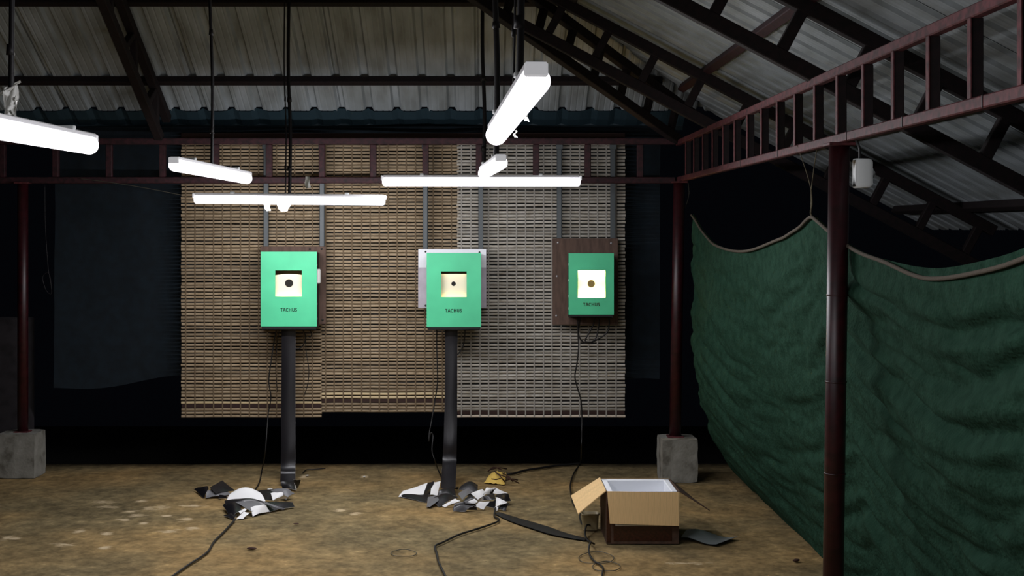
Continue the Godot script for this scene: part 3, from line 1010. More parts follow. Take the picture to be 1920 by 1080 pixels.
func build_strips() -> void:
	var K := M.strip_black as Material
	var W := M.strip_white as Material
	var G := M.strip_grey as Material
	var t := thing("paper_strip", fl(540, 905), "black and white paper strip hanging from the left target into a heap", "paper strip", "used paper strips fallen from the targets")
	hanging("hanging_length", [at(541, 608, 9.37), at(541, 650, 9.37), at(540.5, 760, 9.33), at(540.5, 840, 9.28), at(540, 880, 9.24), fl(539.5, 903, 0.03)], [0.103, 0.100, 0.102, 0.102, 0.104, 0.106], K, t)
	# paler grey band across the strip near the floor
	hanging("grey_band", [at(540, 884, 9.20), at(540, 888.5, 9.19)], [0.101, 0.101], G, t)
	var h: Array = [
		["fold", [[1470, 200, 0.05], [1690, 190, 0.05], [1715, 320, 0.01], [1500, 300, 0.01]], 0.01, K, W],
		["fold", [[1670, 165, 0.085], [1785, 168, 0.085], [1760, 255, 0.03], [1712, 335, 0.01]], 0.004, W, K],
		["fold", [[115, 310, 0.012], [335, 265, 0.05], [345, 300, 0.05], [270, 450, 0.004]], 0.012, K, W],
		["fold", [[315, 345, 0.04], [555, 255, 0.06], [700, 400, 0.02], [295, 450, 0.004]], 0.01, G, K],
		["fold", [[360, 290, 0.06], [560, 175, 0.085], [760, 335, 0.035], [450, 372, 0.035]], 0.008, K, G],
		["fold", [[500, 400, 0.02], [700, 430, 0.025], [700, 470, 0.004], [500, 455, 0.004]], 0.008, K, W],
		["fold", [[1000, 350, 0.03], [1560, 300, 0.05], [1640, 400, 0.01], [1100, 420, 0.02]], 0.012, K, W],
		["fold", [[1310, 330, 0.05], [1600, 310, 0.06], [1690, 380, 0.03], [1560, 470, 0.01]], 0.02, G, K],
		["fold", [[630, 478, 0.05], [760, 375, 0.06], [1060, 350, 0.06], [1235, 495, 0.045]], 0.055, W, K],
		["fold", [[1160, 390, 0.045], [1330, 375, 0.05], [1350, 490, 0.02], [1200, 480, 0.03]], 0.006, K, W],
		["fold", [[1315, 372, 0.06], [1510, 365, 0.065], [1500, 420, 0.045], [1350, 490, 0.03]], 0.008, W, K],
		["fold", [[1350, 490, 0.03], [1530, 400, 0.05], [1610, 450, 0.02], [1400, 500, 0.01]], 0.012, K, W],
		["fold", [[590, 490, 0.055], [1225, 505, 0.05], [1250, 560, 0.03], [640, 640, 0.02]], 0.035, K, W],
		["fold", [[560, 560, 0.03], [800, 500, 0.06], [860, 640, 0.03], [700, 760, 0.004]], 0.02, K, W],
		["fold", [[760, 512, 0.062], [1215, 530, 0.055], [1300, 660, 0.008], [1010, 655, 0.03]], 0.016, G, K],
		["fold", [[1000, 600, 0.045], [1240, 560, 0.05], [1300, 665, 0.006], [1035, 735, 0.004]], 0.016, W, K],
		["fold", [[810, 665, 0.03], [915, 612, 0.04], [940, 635, 0.035], [845, 695, 0.02]], 0.004, W, K],
		["fold", [[775, 782, 0.004], [900, 660, 0.03], [985, 685, 0.025], [885, 772, 0.004]], 0.006, W, K],
		["fold", [[575, 725, 0.006], [700, 690, 0.02], [780, 720, 0.015], [740, 785, 0.003]], 0.004, K, W],
		["fold", [[1225, 520, 0.045], [1660, 520, 0.03], [1690, 590, 0.006], [1290, 668, 0.004]], 0.014, K, W],
		["fold", [[1205, 535, 0.05], [1250, 515, 0.05], [1540, 618, 0.03], [1520, 640, 0.02]], 0.003, G, K],
	]
	for q in h:
		patch(q[0], q[1], q[2], q[3], q[4], t, 350.0, 880.0)
	t = thing("paper_strip", fl(842, 915), "black and white paper strip hanging from the middle target into a crumpled heap", "paper strip", "used paper strips fallen from the targets")
	hanging("hanging_length", [at(846, 608, 9.37), at(846, 650, 9.37), at(845.5, 760, 9.32), at(844, 830, 9.26), at(842.5, 872, 9.20), fl(840, 915, 0.05)], [0.098, 0.088, 0.09, 0.094, 0.10, 0.10], K, t)
	hanging("pale_band", [at(841.8, 878, 9.17), at(841.5, 889, 9.15)], [0.099, 0.1], G, t)
	h = [
		["fold", [[60, 515, 0.004], [140, 420, 0.03], [520, 295, 0.07], [450, 490, 0.02]], 0.012, W, K],
		["fold", [[450, 480, 0.03], [520, 290, 0.075], [620, 270, 0.08], [570, 480, 0.02]], 0.01, K, W],
		["fold", [[560, 480, 0.03], [580, 290, 0.07], [720, 270, 0.07], [670, 490, 0.02]], 0.008, W, K],
		["fold", [[80, 510, 0.004], [150, 475, 0.02], [540, 480, 0.03], [500, 600, 0.004]], 0.012, K, W],
		["fold", [[690, 420, 0.05], [930, 360, 0.06], [960, 500, 0.03], [680, 500, 0.02]], 0.02, K, W],
		["fold", [[1000, 400, 0.04], [1130, 320, 0.05], [1300, 330, 0.05], [1300, 440, 0.03]], 0.04, K, G],
		["fold", [[910, 375, 0.02], [1000, 365, 0.02], [995, 395, 0.006], [925, 395, 0.006]], 0.004, W, K],
		["fold", [[520, 520, 0.04], [820, 460, 0.06], [560, 670, 0.01], [500, 680, 0.004]], 0.006, G, K],
		["fold", [[560, 560, 0.03], [820, 455, 0.062], [1000, 520, 0.04], [700, 670, 0.004]], 0.02, K, W],
		["fold", [[990, 470, 0.05], [1160, 375, 0.07], [1230, 430, 0.06], [1060, 560, 0.03]], 0.012, G, K],
		["fold", [[740, 660, 0.008], [950, 545, 0.05], [1030, 580, 0.04], [790, 675, 0.004]], 0.008, W, K],
		["fold", [[1190, 465, 0.07], [1380, 395, 0.08], [1430, 470, 0.06], [1320, 570, 0.03]], 0.01, W, K],
		["fold", [[1380, 480, 0.06], [1440, 370, 0.09], [1590, 375, 0.09], [1530, 470, 0.05]], 0.012, W, K],
		["fold", [[1540, 460, 0.06], [1580, 370, 0.088], [1770, 460, 0.05], [1720, 500, 0.04]], 0.008, W, K],
		["fold", [[1070, 590, 0.03], [1200, 480, 0.055], [1300, 560, 0.04], [1240, 640, 0.01]], 0.02, K, G],
		["fold", [[1140, 595, 0.03], [1260, 545, 0.045], [1310, 590, 0.03], [1250, 630, 0.015]], 0.006, W, K],
		["fold", [[1300, 560, 0.05], [1560, 460, 0.07], [1580, 560, 0.05], [1290, 610, 0.02]], 0.02, K, W],
		["fold", [[1560, 500, 0.06], [1780, 465, 0.055], [1820, 580, 0.02], [1700, 620, 0.02]], 0.02, K, W],
		["fold", [[905, 715, 0.004], [960, 620, 0.04], [1250, 620, 0.045], [1290, 715, 0.004]], 0.026, G, K],
		["fold", [[915, 740, 0.003], [960, 640, 0.035], [1260, 650, 0.035], [1100, 745, 0.003]], 0.02, K, W],
		["fold", [[1250, 665, 0.025], [1330, 590, 0.05], [1490, 590, 0.045], [1390, 712, 0.006]], 0.006, W, K],
		["fold", [[1430, 660, 0.02], [1490, 590, 0.045], [1590, 560, 0.05], [1570, 690, 0.006]], 0.01, K, W],
		["fold", [[1590, 520, 0.075], [1765, 605, 0.045], [1650, 640, 0.04], [1580, 690, 0.015]], 0.008, W, K],
		["fold", [[1560, 680, 0.02], [1660, 625, 0.04], [1625, 700, 0.012], [1600, 740, 0.003]], 0.004, W, K],
		["fold", [[1620, 700, 0.01], [1680, 625, 0.04], [1790, 610, 0.03], [1740, 730, 0.003]], 0.012, K, W],
	]
	for q in h:
		patch(q[0], q[1], q[2], q[3], q[4], t, 740.0, 870.0)

# ---------------------------------------------------------------- lamps

func build_lamps() -> void:
	lamp(at(364, 373, 8.30), at(722, 376.5, 8.30), [[at(535, 366, 8.30), at(534, -60, 8.45), 0.0045], [at(543, 368, 8.30), at(542, -60, 8.45), 0.011]], 1.1, "level tube light in front of the left target, lower of the two level ones")
	lamp(at(717, 340, 8.03), at(1088, 340.5, 8.03), [[at(907, 332, 8.03), at(906, -75, 8.25), 0.012]], 0.57, "level tube light in front of the middle target, higher of the two level ones")
	lamp(at(326, 309, 6.0), at(464, 335, 7.2), [[at(397, 317, 6.6), at(394, -240, 6.6), 0.008]], 0.8, "slanting tube light on one rod at the left, beside the top of the left blind")
	lamp(at(-119, 220, 3.1), at(170, 273, 4.3), [[at(20, 240, 3.68), at(12, -900, 3.68), 0.008]], 0.52, "large tube light at the left edge with clear plastic on its rod")
	lamp(at(1005, 150, 2.6), at(930, 254, 3.82), [[at(974, 188, 3.1), at(969, -1300, 3.1), 0.009], [at(962, 200, 3.2), at(965, -1200, 3.2), 0.003]], 0.7, "steep bright tube light at upper centre, nearest under the hip truss")
	lamp(at(939, 305, 5.7), at(907, 325, 6.9), [[at(930, 306, 6.2), at(931, -500, 6.2), 0.014]], 0.75, "short looking tube light seen end on, just above the level middle one")

	# unseen fill lamps added at the camera, in line with the two rows
	lamp(Vector3(0.10, 2.08, 0.5), Vector3(0.12, 2.07, -0.7), [[Vector3(0.11, 2.1, -0.1), Vector3(0.11, 4.5, -0.1), 0.011]], 0.3, "added unseen fill tube light above the camera, in line with the right hand row")
	lamp(Vector3(-1.36, 2.05, 0.4), Vector3(-1.34, 2.05, -0.8), [[Vector3(-1.35, 2.07, -0.2), Vector3(-1.35, 4.5, -0.2), 0.011]], 0.3, "added unseen fill tube light left of the camera, in line with the left hand row")

func lamp(a: Vector3, b: Vector3, rods: Array, energy: float, label: String) -> void:
	var mid := (a + b) / 2.0
	var t := thing("tube_light", mid - Vector3(0, 0.03, 0), label, "light", "tube lights hanging over the range")
	var axis := (b - a).normalized()
	var side := axis.cross(Vector3.UP).normalized()
	var up := side.cross(axis).normalized()
	var prof := []
	# diffuser: wide half-round body wrapping up to a flat top
	for k in 21:
		var ang := deg_to_rad(-230.0 + 280.0 * k / 20.0)
		prof.append(Vector2(cos(ang) * 0.031, sin(ang) * 0.030))
	var st := begin(true)
	var rows := []
	for e in [[0.0, 0.55], [0.004, 0.86], [0.012, 1.0], [0.5, 1.0], [0.988, 1.0], [0.996, 0.86], [1.0, 0.55]]:
		var c := a.lerp(b, e[0])
		var row := []
		for p in prof:
			row.append(c + side * p.x * e[1] + up * p.y * e[1])
		row.append(row[0])
		rows.append(row)
	sheet(st, rows)
	for e in [0, 6]:
		var ce: Vector3 = a if e == 0 else b
		for k in prof.size():
			tri(st, ce, rows[e][k], rows[e][k + 1], mid)
	part("diffuser", st, M.glow, t)
	st = begin()
	beam(st, a + axis * 0.006 + up * 0.031, b - axis * 0.006 + up * 0.031, 0.042, 0.016, up, 0.003)
	part("housing", st, M.lamp_body, t)
	for e in [a - axis * 0.002, b + axis * 0.002]:
		st = begin()
		var o: Vector3 = e
		bbox(st, o + up * 0.021, Vector3(0.048, 0.03, 0.012), 0.004, Basis(side, up, side.cross(up)))
		part("end_cap", st, M.cap, t)
	for f in [0.2, 0.8]:
		st = begin()
		bbox(st, a.lerp(b, f) + up * 0.043, Vector3(0.05, 0.012, 0.022), 0.002, Basis(side, up, side.cross(up)))
		part("clip", st, M.plastic_grey, t)
	for r in rods:
		st = begin(true)
		var foot: Vector3 = r[0]
		var head: Vector3 = r[1]
		var rr: float = r[2]
		# stop at the roof
		var lim := 20.0
		for k in 200:
			var q := foot.lerp(head, k / 199.0)
			if q.y > minf(roof_back(-q.z), roof_right(q.x)) - 0.01 or q.y > 4.6:
				head = q
				break
		var wob: Vector3 = Vector3(0.006, 0, 0)
		cord(st, [foot, foot.lerp(head, 0.3) + wob, foot.lerp(head, 0.62) - wob, head], rr, 6, 9)
		# knots of tape
		for f in [0.12, 0.45]:
			var q2 := foot.lerp(head, f)
			rod(st, q2, q2 + Vector3(0, 0.03, 0), rr * 1.5, rr * 1.2, 9)
		part("hanger_rod", st, M.rod, t)
	# light leaves the lower two thirds of the diffuser
	for s: float in [-1.0, 1.0]:
		var l := AreaLight3D.new()
		l.name = "tube_glow" if s < 0 else "tube_glow_001"
		t.add_child(l)
		l.area_size = Vector2(a.distance_to(b) - 0.03, 0.04)
		l.light_energy = energy * POWER
		l.light_color = Color(0.985, 0.98, 1.0)
		l.shadow_enabled = true
		var dir := (-up * 0.66 + side * s * 0.75).normalized()
		var pos := mid + dir * 0.034
		var zz := -dir
		var xx := axis
		var yy := zz.cross(xx)
		l.transform = Transform3D(Basis(xx, yy, zz), pos - t.position)

# ---------------------------------------------------------------- nets

const TOPS := [[9.4, 1.93], [9.0, 1.86], [8.65, 1.775], [8.07, 1.685], [7.2, 1.66], [6.28, 1.742], [5.96, 1.79], [5.74, 1.838], [5.44, 1.78], [4.99, 1.70], [4.57, 1.664], [4.19, 1.654], [3.83, 1.685], [3.49, 1.737], [2.9, 1.84], [2.5, 1.78], [1.6, 1.66]]

func net_top(d: float) -> float:
	for i in TOPS.size() - 1:
		if d <= TOPS[i][0] and d >= TOPS[i + 1][0]:
			var f: float = (TOPS[i][0] - d) / (TOPS[i][0] - TOPS[i + 1][0])
			var a: float = TOPS[maxi(i - 1, 0)][1]
			var b: float = TOPS[mini(i + 2, TOPS.size() - 1)][1]
			if absf(TOPS[i][0] - 5.74) < 0.01 or absf(TOPS[i][0] - 2.9) < 0.01: a = TOPS[i][1] + 0.02
			if absf(TOPS[i + 1][0] - 5.74) < 0.01 or absf(TOPS[i + 1][0] - 2.9) < 0.01: b = TOPS[i + 1][1] + 0.02
			return cubic_interpolate(TOPS[i][1], TOPS[i + 1][1], a, b, f)
	return 1.7

func build_nets() -> void:
	var t := thing("shade_net", Vector3(1.7, 0.0, -5.5), "long green shade net hung on a rope along the right side", "net")
	var n1 := FastNoiseLite.new()
	n1.seed = 5
	n1.frequency = 0.9
	n1.fractal_octaves = 4
	var n2 := FastNoiseLite.new()
	n2.seed = 8
	n2.frequency = 4.0
	n2.fractal_octaves = 3
	var st := begin(true)
	var rows := []
	var nd := 260
	var nv := 130
	for i in nd + 1:
		var d := lerpf(9.12, 1.7, float(i) / nd)
		var top := net_top(d)
		var row := []
		var near := clampf((7.5 - d) / 4.0, 0.0, 1.0)
		var p := lerpf(1.25, 5.0, clampf((d - 7.2) / 1.9, 0.0, 1.0))
		for j in nv + 1:
			var v := float(j) / nv
			var y := lerpf(top, 0.008, v)
			var x := 1.445 + 0.375 * pow(v, p)
			# swags hanging below the rope, deepest near the middle of each bay
			var drop := y - (top - 1.66) * 1.5 + 0.06 * n2.get_noise_2d(d * 0.15, 2.0)
			var q := n1.get_noise_2d(d * 0.55, drop * 2.3)
			var ridge := 1.0 - absf(n1.get_noise_2d(d * 0.5 + 9.0, drop * 3.0))
			var fade := smoothstep(0.0, 0.12, v) * (1.0 - 0.6 * smoothstep(0.9, 1.0, v))
			x += fade * (0.04 * q + 0.075 * (ridge * ridge - 0.75)) * lerpf(0.45, 1.0, near)
			x += fade * 0.006 * n2.get_noise_2d(d * 1.2, y * 2.2)
			x += 0.012 * sin(d * 2.2) * (1.0 - v)
			row.append(Vector3(x, y, -d))
		rows.append(row)
	sheet(st, rows)
	part("cloth", st, M.net, t)
	# rope in the hem
	st = begin(true)
	var pts := []
	var k := 0
	for i in 75:
		var d := lerpf(9.1, 1.75, i / 74.0)
		var low := 0.030 * smoothstep(4.75, 4.2, d)
		pts.append(Vector3(1.445 + 0.012 * sin(d * 2.2) - 0.014, net_top(d) - 0.004 - low, -d))
	cord(st, pts, 0.0075, 3, 8)
	part("hem_rope", st, M.rope, t)
	# tie from the girder
	for dd in [5.74, 2.9]:
		st = begin(true)
		var knot := Vector3(1.435, net_top(dd) + 0.005, -dd)
		cord(st, [Vector3(GX - 0.02, 2.15, -dd - 0.06), knot + Vector3(0, 0.12, -0.005), knot], 0.0022, 5, 6)
		cord(st, [Vector3(GX + 0.02, 2.12, -dd + 0.12), knot + Vector3(0.002, 0.12, 0.005), knot], 0.0022, 5, 6)
		cord(st, [knot + Vector3(0, 0.12, 0), knot + Vector3(0.004, 0.05, 0.004), knot, knot + Vector3(0.02, -0.02, 0.05)], 0.0035, 5, 6)
		part("tie_cord", st, M.cord, t)

	# strip of translucent sheet closing the gap between the roof edge and the net
	var e := begin()
	var lo := []
	var hi := []
	for i in 161:
		var x := lerpf(-5.5, 1.5, i / 160.0)
		hi.append(Vector3(x, 2.652 + rib(x) * 0.8, -9.705))
		lo.append(Vector3(x, 2.56 + rib(x) * 0.5, -9.87))
	var band := []
	for v in lo:
		band.append(v + Vector3(0, -0.035, -0.01))
	sheet(e, [hi, lo, band])
	single("eave_sheet", e, M.eave, "dark teal strip of sheet along the back edge of the roof above the blinds", "sheet")

	# dark net behind the blinds, hung from the eave, its lower edge sagging clear of the floor
	var w := begin(true)
	rows = []
	for i in 111:
		var x := lerpf(-3.23, 1.32, i / 110.0)
		var row := []
		var lowest := 0.60 + 0.05 * sin(x * 2.1) + 0.03 * sin(x * 5.3 + 1.0)
		for j in 41:
			var v := j / 40.0
			var y := lerpf(2.545, lowest, v)
			row.append(Vector3(x, y, -9.80 + 0.03 * sin(x * 3.1 + y) + 0.02 * n1.get_noise_2d(x * 2.0, y * 2.0)))
		rows.append(row)
	sheet(w, rows)
	single("back_net", w, M.teal, "dark blue green net hanging behind the bamboo blinds from the eave", "net")

# ---------------------------------------------------------------- cardboard box

# flat board between four corners with thickness along n
func slab(st: SurfaceTool, a: Vector3, b: Vector3, c: Vector3, d: Vector3, n: Vector3) -> void:
	var mid := (a + b + c + d) / 4.0 + n / 2.0
	quad(st, a, b, c, d, mid)
	quad(st, a + n, b + n, c + n, d + n, mid)
	for e in [[a, b], [b, c], [c, d], [d, a]]:
		quad(st, e[0], e[1], e[1] + n, e[0] + n, mid)

func build_box() -> void:
	var xa := 0.690
	var xb := 1.100
	var df := 7.38
	var db := 7.77
	var h := 0.295
	var t := thing("cardboard_box", Vector3((xa + xb) / 2.0, 0, -(df + db) / 2.0), "open cardboard box with a white foam liner standing on the floor", "box")
	var c := 0.005
	var st := begin()
	bbox(st, Vector3((xa + xb) / 2.0, h / 2.0, -df - c / 2.0), Vector3(xb - xa, h, c), 0.001)
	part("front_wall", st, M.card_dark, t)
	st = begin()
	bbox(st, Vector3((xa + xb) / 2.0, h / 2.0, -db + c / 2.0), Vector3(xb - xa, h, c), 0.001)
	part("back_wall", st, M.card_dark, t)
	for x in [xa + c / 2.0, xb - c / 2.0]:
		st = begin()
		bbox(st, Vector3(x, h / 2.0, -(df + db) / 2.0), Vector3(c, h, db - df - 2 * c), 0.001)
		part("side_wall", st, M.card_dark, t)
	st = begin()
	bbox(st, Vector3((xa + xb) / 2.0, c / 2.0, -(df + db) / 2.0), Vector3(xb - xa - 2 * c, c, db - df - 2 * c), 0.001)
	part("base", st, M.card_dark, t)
	# foam liner: four thick walls and a floor
	st = begin()
	var f := 0.034
	var ia := xa + c
	var ib := xb - c
	var id := df + c
	var ie := db - c
	var fh := h - 0.004
	bbox(st, Vector3((ia + ib) / 2.0, fh / 2.0 + c, -(ie - f / 2.0)), Vector3(ib - ia, fh - c, f), 0.004)
	bbox(st, Vector3((ia + ib) / 2.0, fh / 2.0 + c, -(id + 0.006)), Vector3(ib - ia, fh - c - 0.012, 0.012), 0.003)
	bbox(st, Vector3(ia + f / 2.0, fh / 2.0 + c, -(id + ie) / 2.0), Vector3(f, fh - c, ie - id - f), 0.004)
	bbox(st, Vector3(ib - f / 2.0, fh / 2.0 + c, -(id + ie) / 2.0), Vector3(f, fh - c, ie - id - f), 0.004)
	bbox(st, Vector3((ia + ib) / 2.0, 0.03, -(id + ie) / 2.0), Vector3(ib - ia - 2 * f, 0.03, ie - id - 2 * f), 0.004)
	var foam := part("foam_liner", st, M.foam, t)
	foam.set_meta("label", "white foam liner")
	# flaps
	st = begin()
	var n := Vector3(0, 0, 0.005)
	slab(st, Vector3(xa + 0.004, h + 0.003, -df + 0.001), Vector3(xb, h - 0.002, -df + 0.001), Vector3(xb - 0.004, 0.107, -df + 0.022), Vector3(xa + 0.016, 0.122, -df + 0.026), n)
	part("front_flap", st, M.card, t)
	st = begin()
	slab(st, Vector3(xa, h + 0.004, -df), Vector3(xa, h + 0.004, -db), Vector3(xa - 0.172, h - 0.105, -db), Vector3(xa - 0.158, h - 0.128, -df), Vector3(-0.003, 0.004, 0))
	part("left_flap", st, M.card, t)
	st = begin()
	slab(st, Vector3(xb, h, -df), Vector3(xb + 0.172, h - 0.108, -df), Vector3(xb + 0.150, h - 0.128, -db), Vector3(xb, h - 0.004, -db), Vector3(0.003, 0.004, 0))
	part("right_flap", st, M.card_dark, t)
	st = begin()
	slab(st, Vector3(xa, h, -db), Vector3(xb, h, -db), Vector3(xb, 0.12, -db - 0.03), Vector3(xa, 0.12, -db - 0.03), Vector3(0, 0, -0.004))
	part("back_flap", st, M.card, t)
	# brown tape over the front, its end lifted, and a pale strip
	st = begin()
	bbox(st, Vector3(0.895, 0.062, -df + 0.0012), Vector3(0.33, 0.09, 0.0012), 0.0003)
	part("packing_tape", st, M.tape, t)
	st = begin()
	bbox(st, Vector3(0.875, 0.108, -df + 0.0022), Vector3(0.27, 0.012, 0.001), 0.0003)
	part("label_strip", st, M.plastic, t)
	st = begin()
	bbox(st, Vector3(xa + 0.012, 0.12, -df + 0.0016), Vector3(0.022, 0.22, 0.0012), 0.0003)
	part("packing_tape", st, M.tape, t)

	# low pale tub behind the box's left side
	t = thing("plastic_tub", fl(1107, 997), "low pale plastic tub on the floor behind the left flap of the box", "tub")
	st = begin(true)
	var p := fl(1107, 994) - Vector3(0, 0, 0.02)
	var rows := []
	for q in [[0.0, 0.044], [0.086, 0.05], [0.088, 0.054], [0.096, 0.054], [0.096, 0.049], [0.006, 0.041]]:
		var row := []
		for k in 33:
			var a := TAU * k / 32.0
			var cx: float = signf(cos(a)) * pow(absf(cos(a)), 0.4)
			var sz: float = signf(sin(a)) * pow(absf(sin(a)), 0.4)
			row.append(p + Vector3(cx * q[1], q[0] + 0.002, sz * q[1] * 0.8))
		rows.append(row)
	sheet(st, rows)
	part("tub_body", st, M.tub, t)
	st = begin()
	bbox(st, p + Vector3(0, 0.009, 0), Vector3(0.07, 0.006, 0.056), 0.001)
	part("tub_base", st, M.tub, t)

# ---------------------------------------------------------------- cables

func cable(pts: Array, r: float, m: Material, label: String, category := "cable", called := "cable") -> void:
	var st := begin(true)
	cord(st, pts, r, 6, 8)
	single(called, st, m, label, category)

func build_cables() -> void:
	var r := 0.0045
	var d := 9.46
	cable([at(519, 612, 9.44), at(514, 640, d), at(508, 680, d), at(504, 715, d), at(508, 745, d), at(503, 775, d), at(501, 800, 9.42), at(497, 850, 9.35), fl(491, 882, 0.01), fl(486, 905, 0.01), fl(474, 924, 0.01)], r, M.cable, "thin black cable from the left target's left side down to the floor heap")
	cable([at(524, 614, 9.44), at(519, 650, d), at(517, 690, d), at(520, 735, d)], 0.0025, M.cable, "short thin wire hanging beside the left target's strip, at its left")
	cable([at(565, 614, 9.44), at(573, 630, d), at(570, 645, d), at(560, 654, d), at(553, 652, d)], r, M.cable, "black cable loop under the left target, right of its strip")
	cable([at(568, 612, 9.44), at(583, 622, d), at(582, 632, d), at(574, 632, d), at(574, 660, d), at(579, 692, d), at(577, 720, d), at(570, 742, d)], 0.003, M.cable, "thin wire wandering down the blind at the right of the left strip")
	cable([at(819, 612, 9.44), at(819, 650, d), at(820, 690, d), at(820, 720, d), at(815, 755, d), at(809, 790, 9.42), at(805, 812, 9.38), at(804, 826, 9.36)], r, M.cable, "black cable hanging from the middle target at the left of its strip")
	cable([at(804, 828, 9.36), at(808, 812, 9.36), at(812, 818, 9.36), at(810, 845, 9.3), at(816, 865, 9.25), fl(822, 882, 0.02), fl(829, 897, 0.01)], r, M.cable, "looped black cable end dangling near the floor left of the middle strip")
	cable([at(872, 612, 9.44), at(871, 635, d), at(867, 652, d), at(858, 665, 9.45)], r, M.cable, "short black cable curving under the right side of the middle target")
	cable([at(1090, 588, 9.44), at(1086, 610, d), at(1085, 628, d), at(1092, 640, d), at(1104, 643, d), at(1116, 636, d), at(1121, 620, d), at(1123, 600, 9.45), at(1117, 592, 9.44), at(1112, 610, d), at(1100, 632, d), at(1098, 640, d - 0.02), at(1110, 641, d - 0.02), at(1128, 632, d), at(1140, 620, d), at(1142, 600, d), at(1136, 588, 9.44)], 0.0055, M.cable, "coiled black cable bunched under the right target")
	cable([at(1083, 588, 9.44), at(1084, 630, d), at(1085, 650, d), at(1082, 680, d), at(1078, 705, d), at(1082, 725, d), at(1089, 750, d), at(1091, 780, d), at(1091, 805, 9.43), at(1090, 840, 9.36), fl(1088, 868, 0.012), fl(1077, 885, 0.01), fl(1070, 905, 0.01), fl(1070, 922, 0.012), fl(1075, 945, 0.012), fl(1088, 957, 0.012), fl(1096, 961, 0.03), fl(1092, 957, 0.045), fl(1087, 968, 0.02), fl(1092, 983, 0.012), fl(1106, 985, 0.03), fl(1100, 985, 0.045), fl(1097, 1000, 0.02), fl(1102, 1013, 0.012), fl(1114, 1020, 0.03), fl(1107, 1018, 0.045), fl(1104, 1034, 0.02), fl(1112, 1050, 0.01), fl(1130, 1063, 0.01), fl(1129, 1078, 0.01), fl(1127, 1100, 0.01)], 0.0052, M.cable, "long twisted black cable from the right target past the cardboard box to the front")
	cable([fl(441, 974, 0.01), fl(420, 997, 0.008), fl(402, 1015, 0.008), fl(388, 1036, 0.008), fl(355, 1058, 0.008), fl(318, 1084, 0.008), fl(280, 1110, 0.008)], 0.0062, M.cable, "black cable running from the left paper heap towards the lower left")
	cable([fl(929, 952, 0.02), fl(927, 968, 0.008), fl(935, 973, 0.008), fl(931, 979, 0.008), fl(900, 990, 0.008), fl(862, 1002, 0.008), fl(832, 1016, 0.008), fl(816, 1024, 0.008), fl(819, 1038, 0.008), fl(823, 1055, 0.008), fl(834, 1078, 0.008), fl(845, 1100, 0.008)], 0.006, M.cable, "black cable bending from the middle paper heap towards the front centre")
	cable([fl(944, 889, 0.012), fl(962, 888, 0.012), fl(985, 882, 0.012), fl(1010, 878, 0.012), fl(1045, 873, 0.012), fl(1088, 869, 0.012)], 0.009, M.cable, "thick dark cable lying along the back edge beside the yellow scrap")
	cable([fl(568, 886, 0.008), fl(575, 881, 0.008), fl(590, 880, 0.008), fl(610, 878, 0.008)], 0.004, M.cable, "thin dark cable on the floor right of the left strip's foot")
	# flat black strap lying on the floor
	var st := begin(true)
	var rows := []
	var line := smooth_line([fl(934, 962, 0.006), fl(965, 974, 0.006), fl(1010, 988, 0.006), fl(1050, 1001, 0.006), fl(1102, 1012, 0.006)], 6)
	for i in line.size():
		var f := float(i) / (line.size() - 1)
		var w := 0.11 * (0.4 + 0.6 * sin(PI * clampf(f, 0.05, 0.95)))
		rows.append([line[i] + Vector3(0.8, 0, -0.58) * w / 2.0, line[i] + Vector3(0, 0.006, 0), line[i] - Vector3(0.8, 0, -0.58) * w / 2.0])
	sheet(st, rows)
	var rows2 := []
	for q in rows:
		rows2.append([q[0] - Vector3(0, 0.002, 0), q[1] - Vector3(0, 0.002, 0), q[2] - Vector3(0, 0.002, 0)])
	sheet(st, rows2)
	single("flat_strap", st, M.cable, "flat black strap lying between the middle paper heap and the box", "strap")
	# wires
	cable([at(150, 335, 9.4), at(200, 341, 9.4), at(270, 352, 9.4), at(342, 366, 9.4)], 0.0025, M.wire, "thin sagging wire left of the blinds below the left girder", "wire", "wire")
	cable([at(84, 346, 9.46), at(85, 420, 9.48), at(90, 500, 9.5), at(97, 548, 9.5), at(87, 545, 9.5), at(80, 522, 9.5), at(86, 512, 9.5), at(93, 516, 9.5), at(97, 545, 9.5)], 0.002, M.rod, "loop of wire hanging in the dark between the left post and the net", "wire", "wire")
	cable([at(1290, 340, 9.3), at(1292, 362, 9.3), at(1288, 380, 9.3), at(1284, 390, 9.3)], 0.0025, M.wire, "short wire hanging from the back end of the right girder", "wire", "wire")

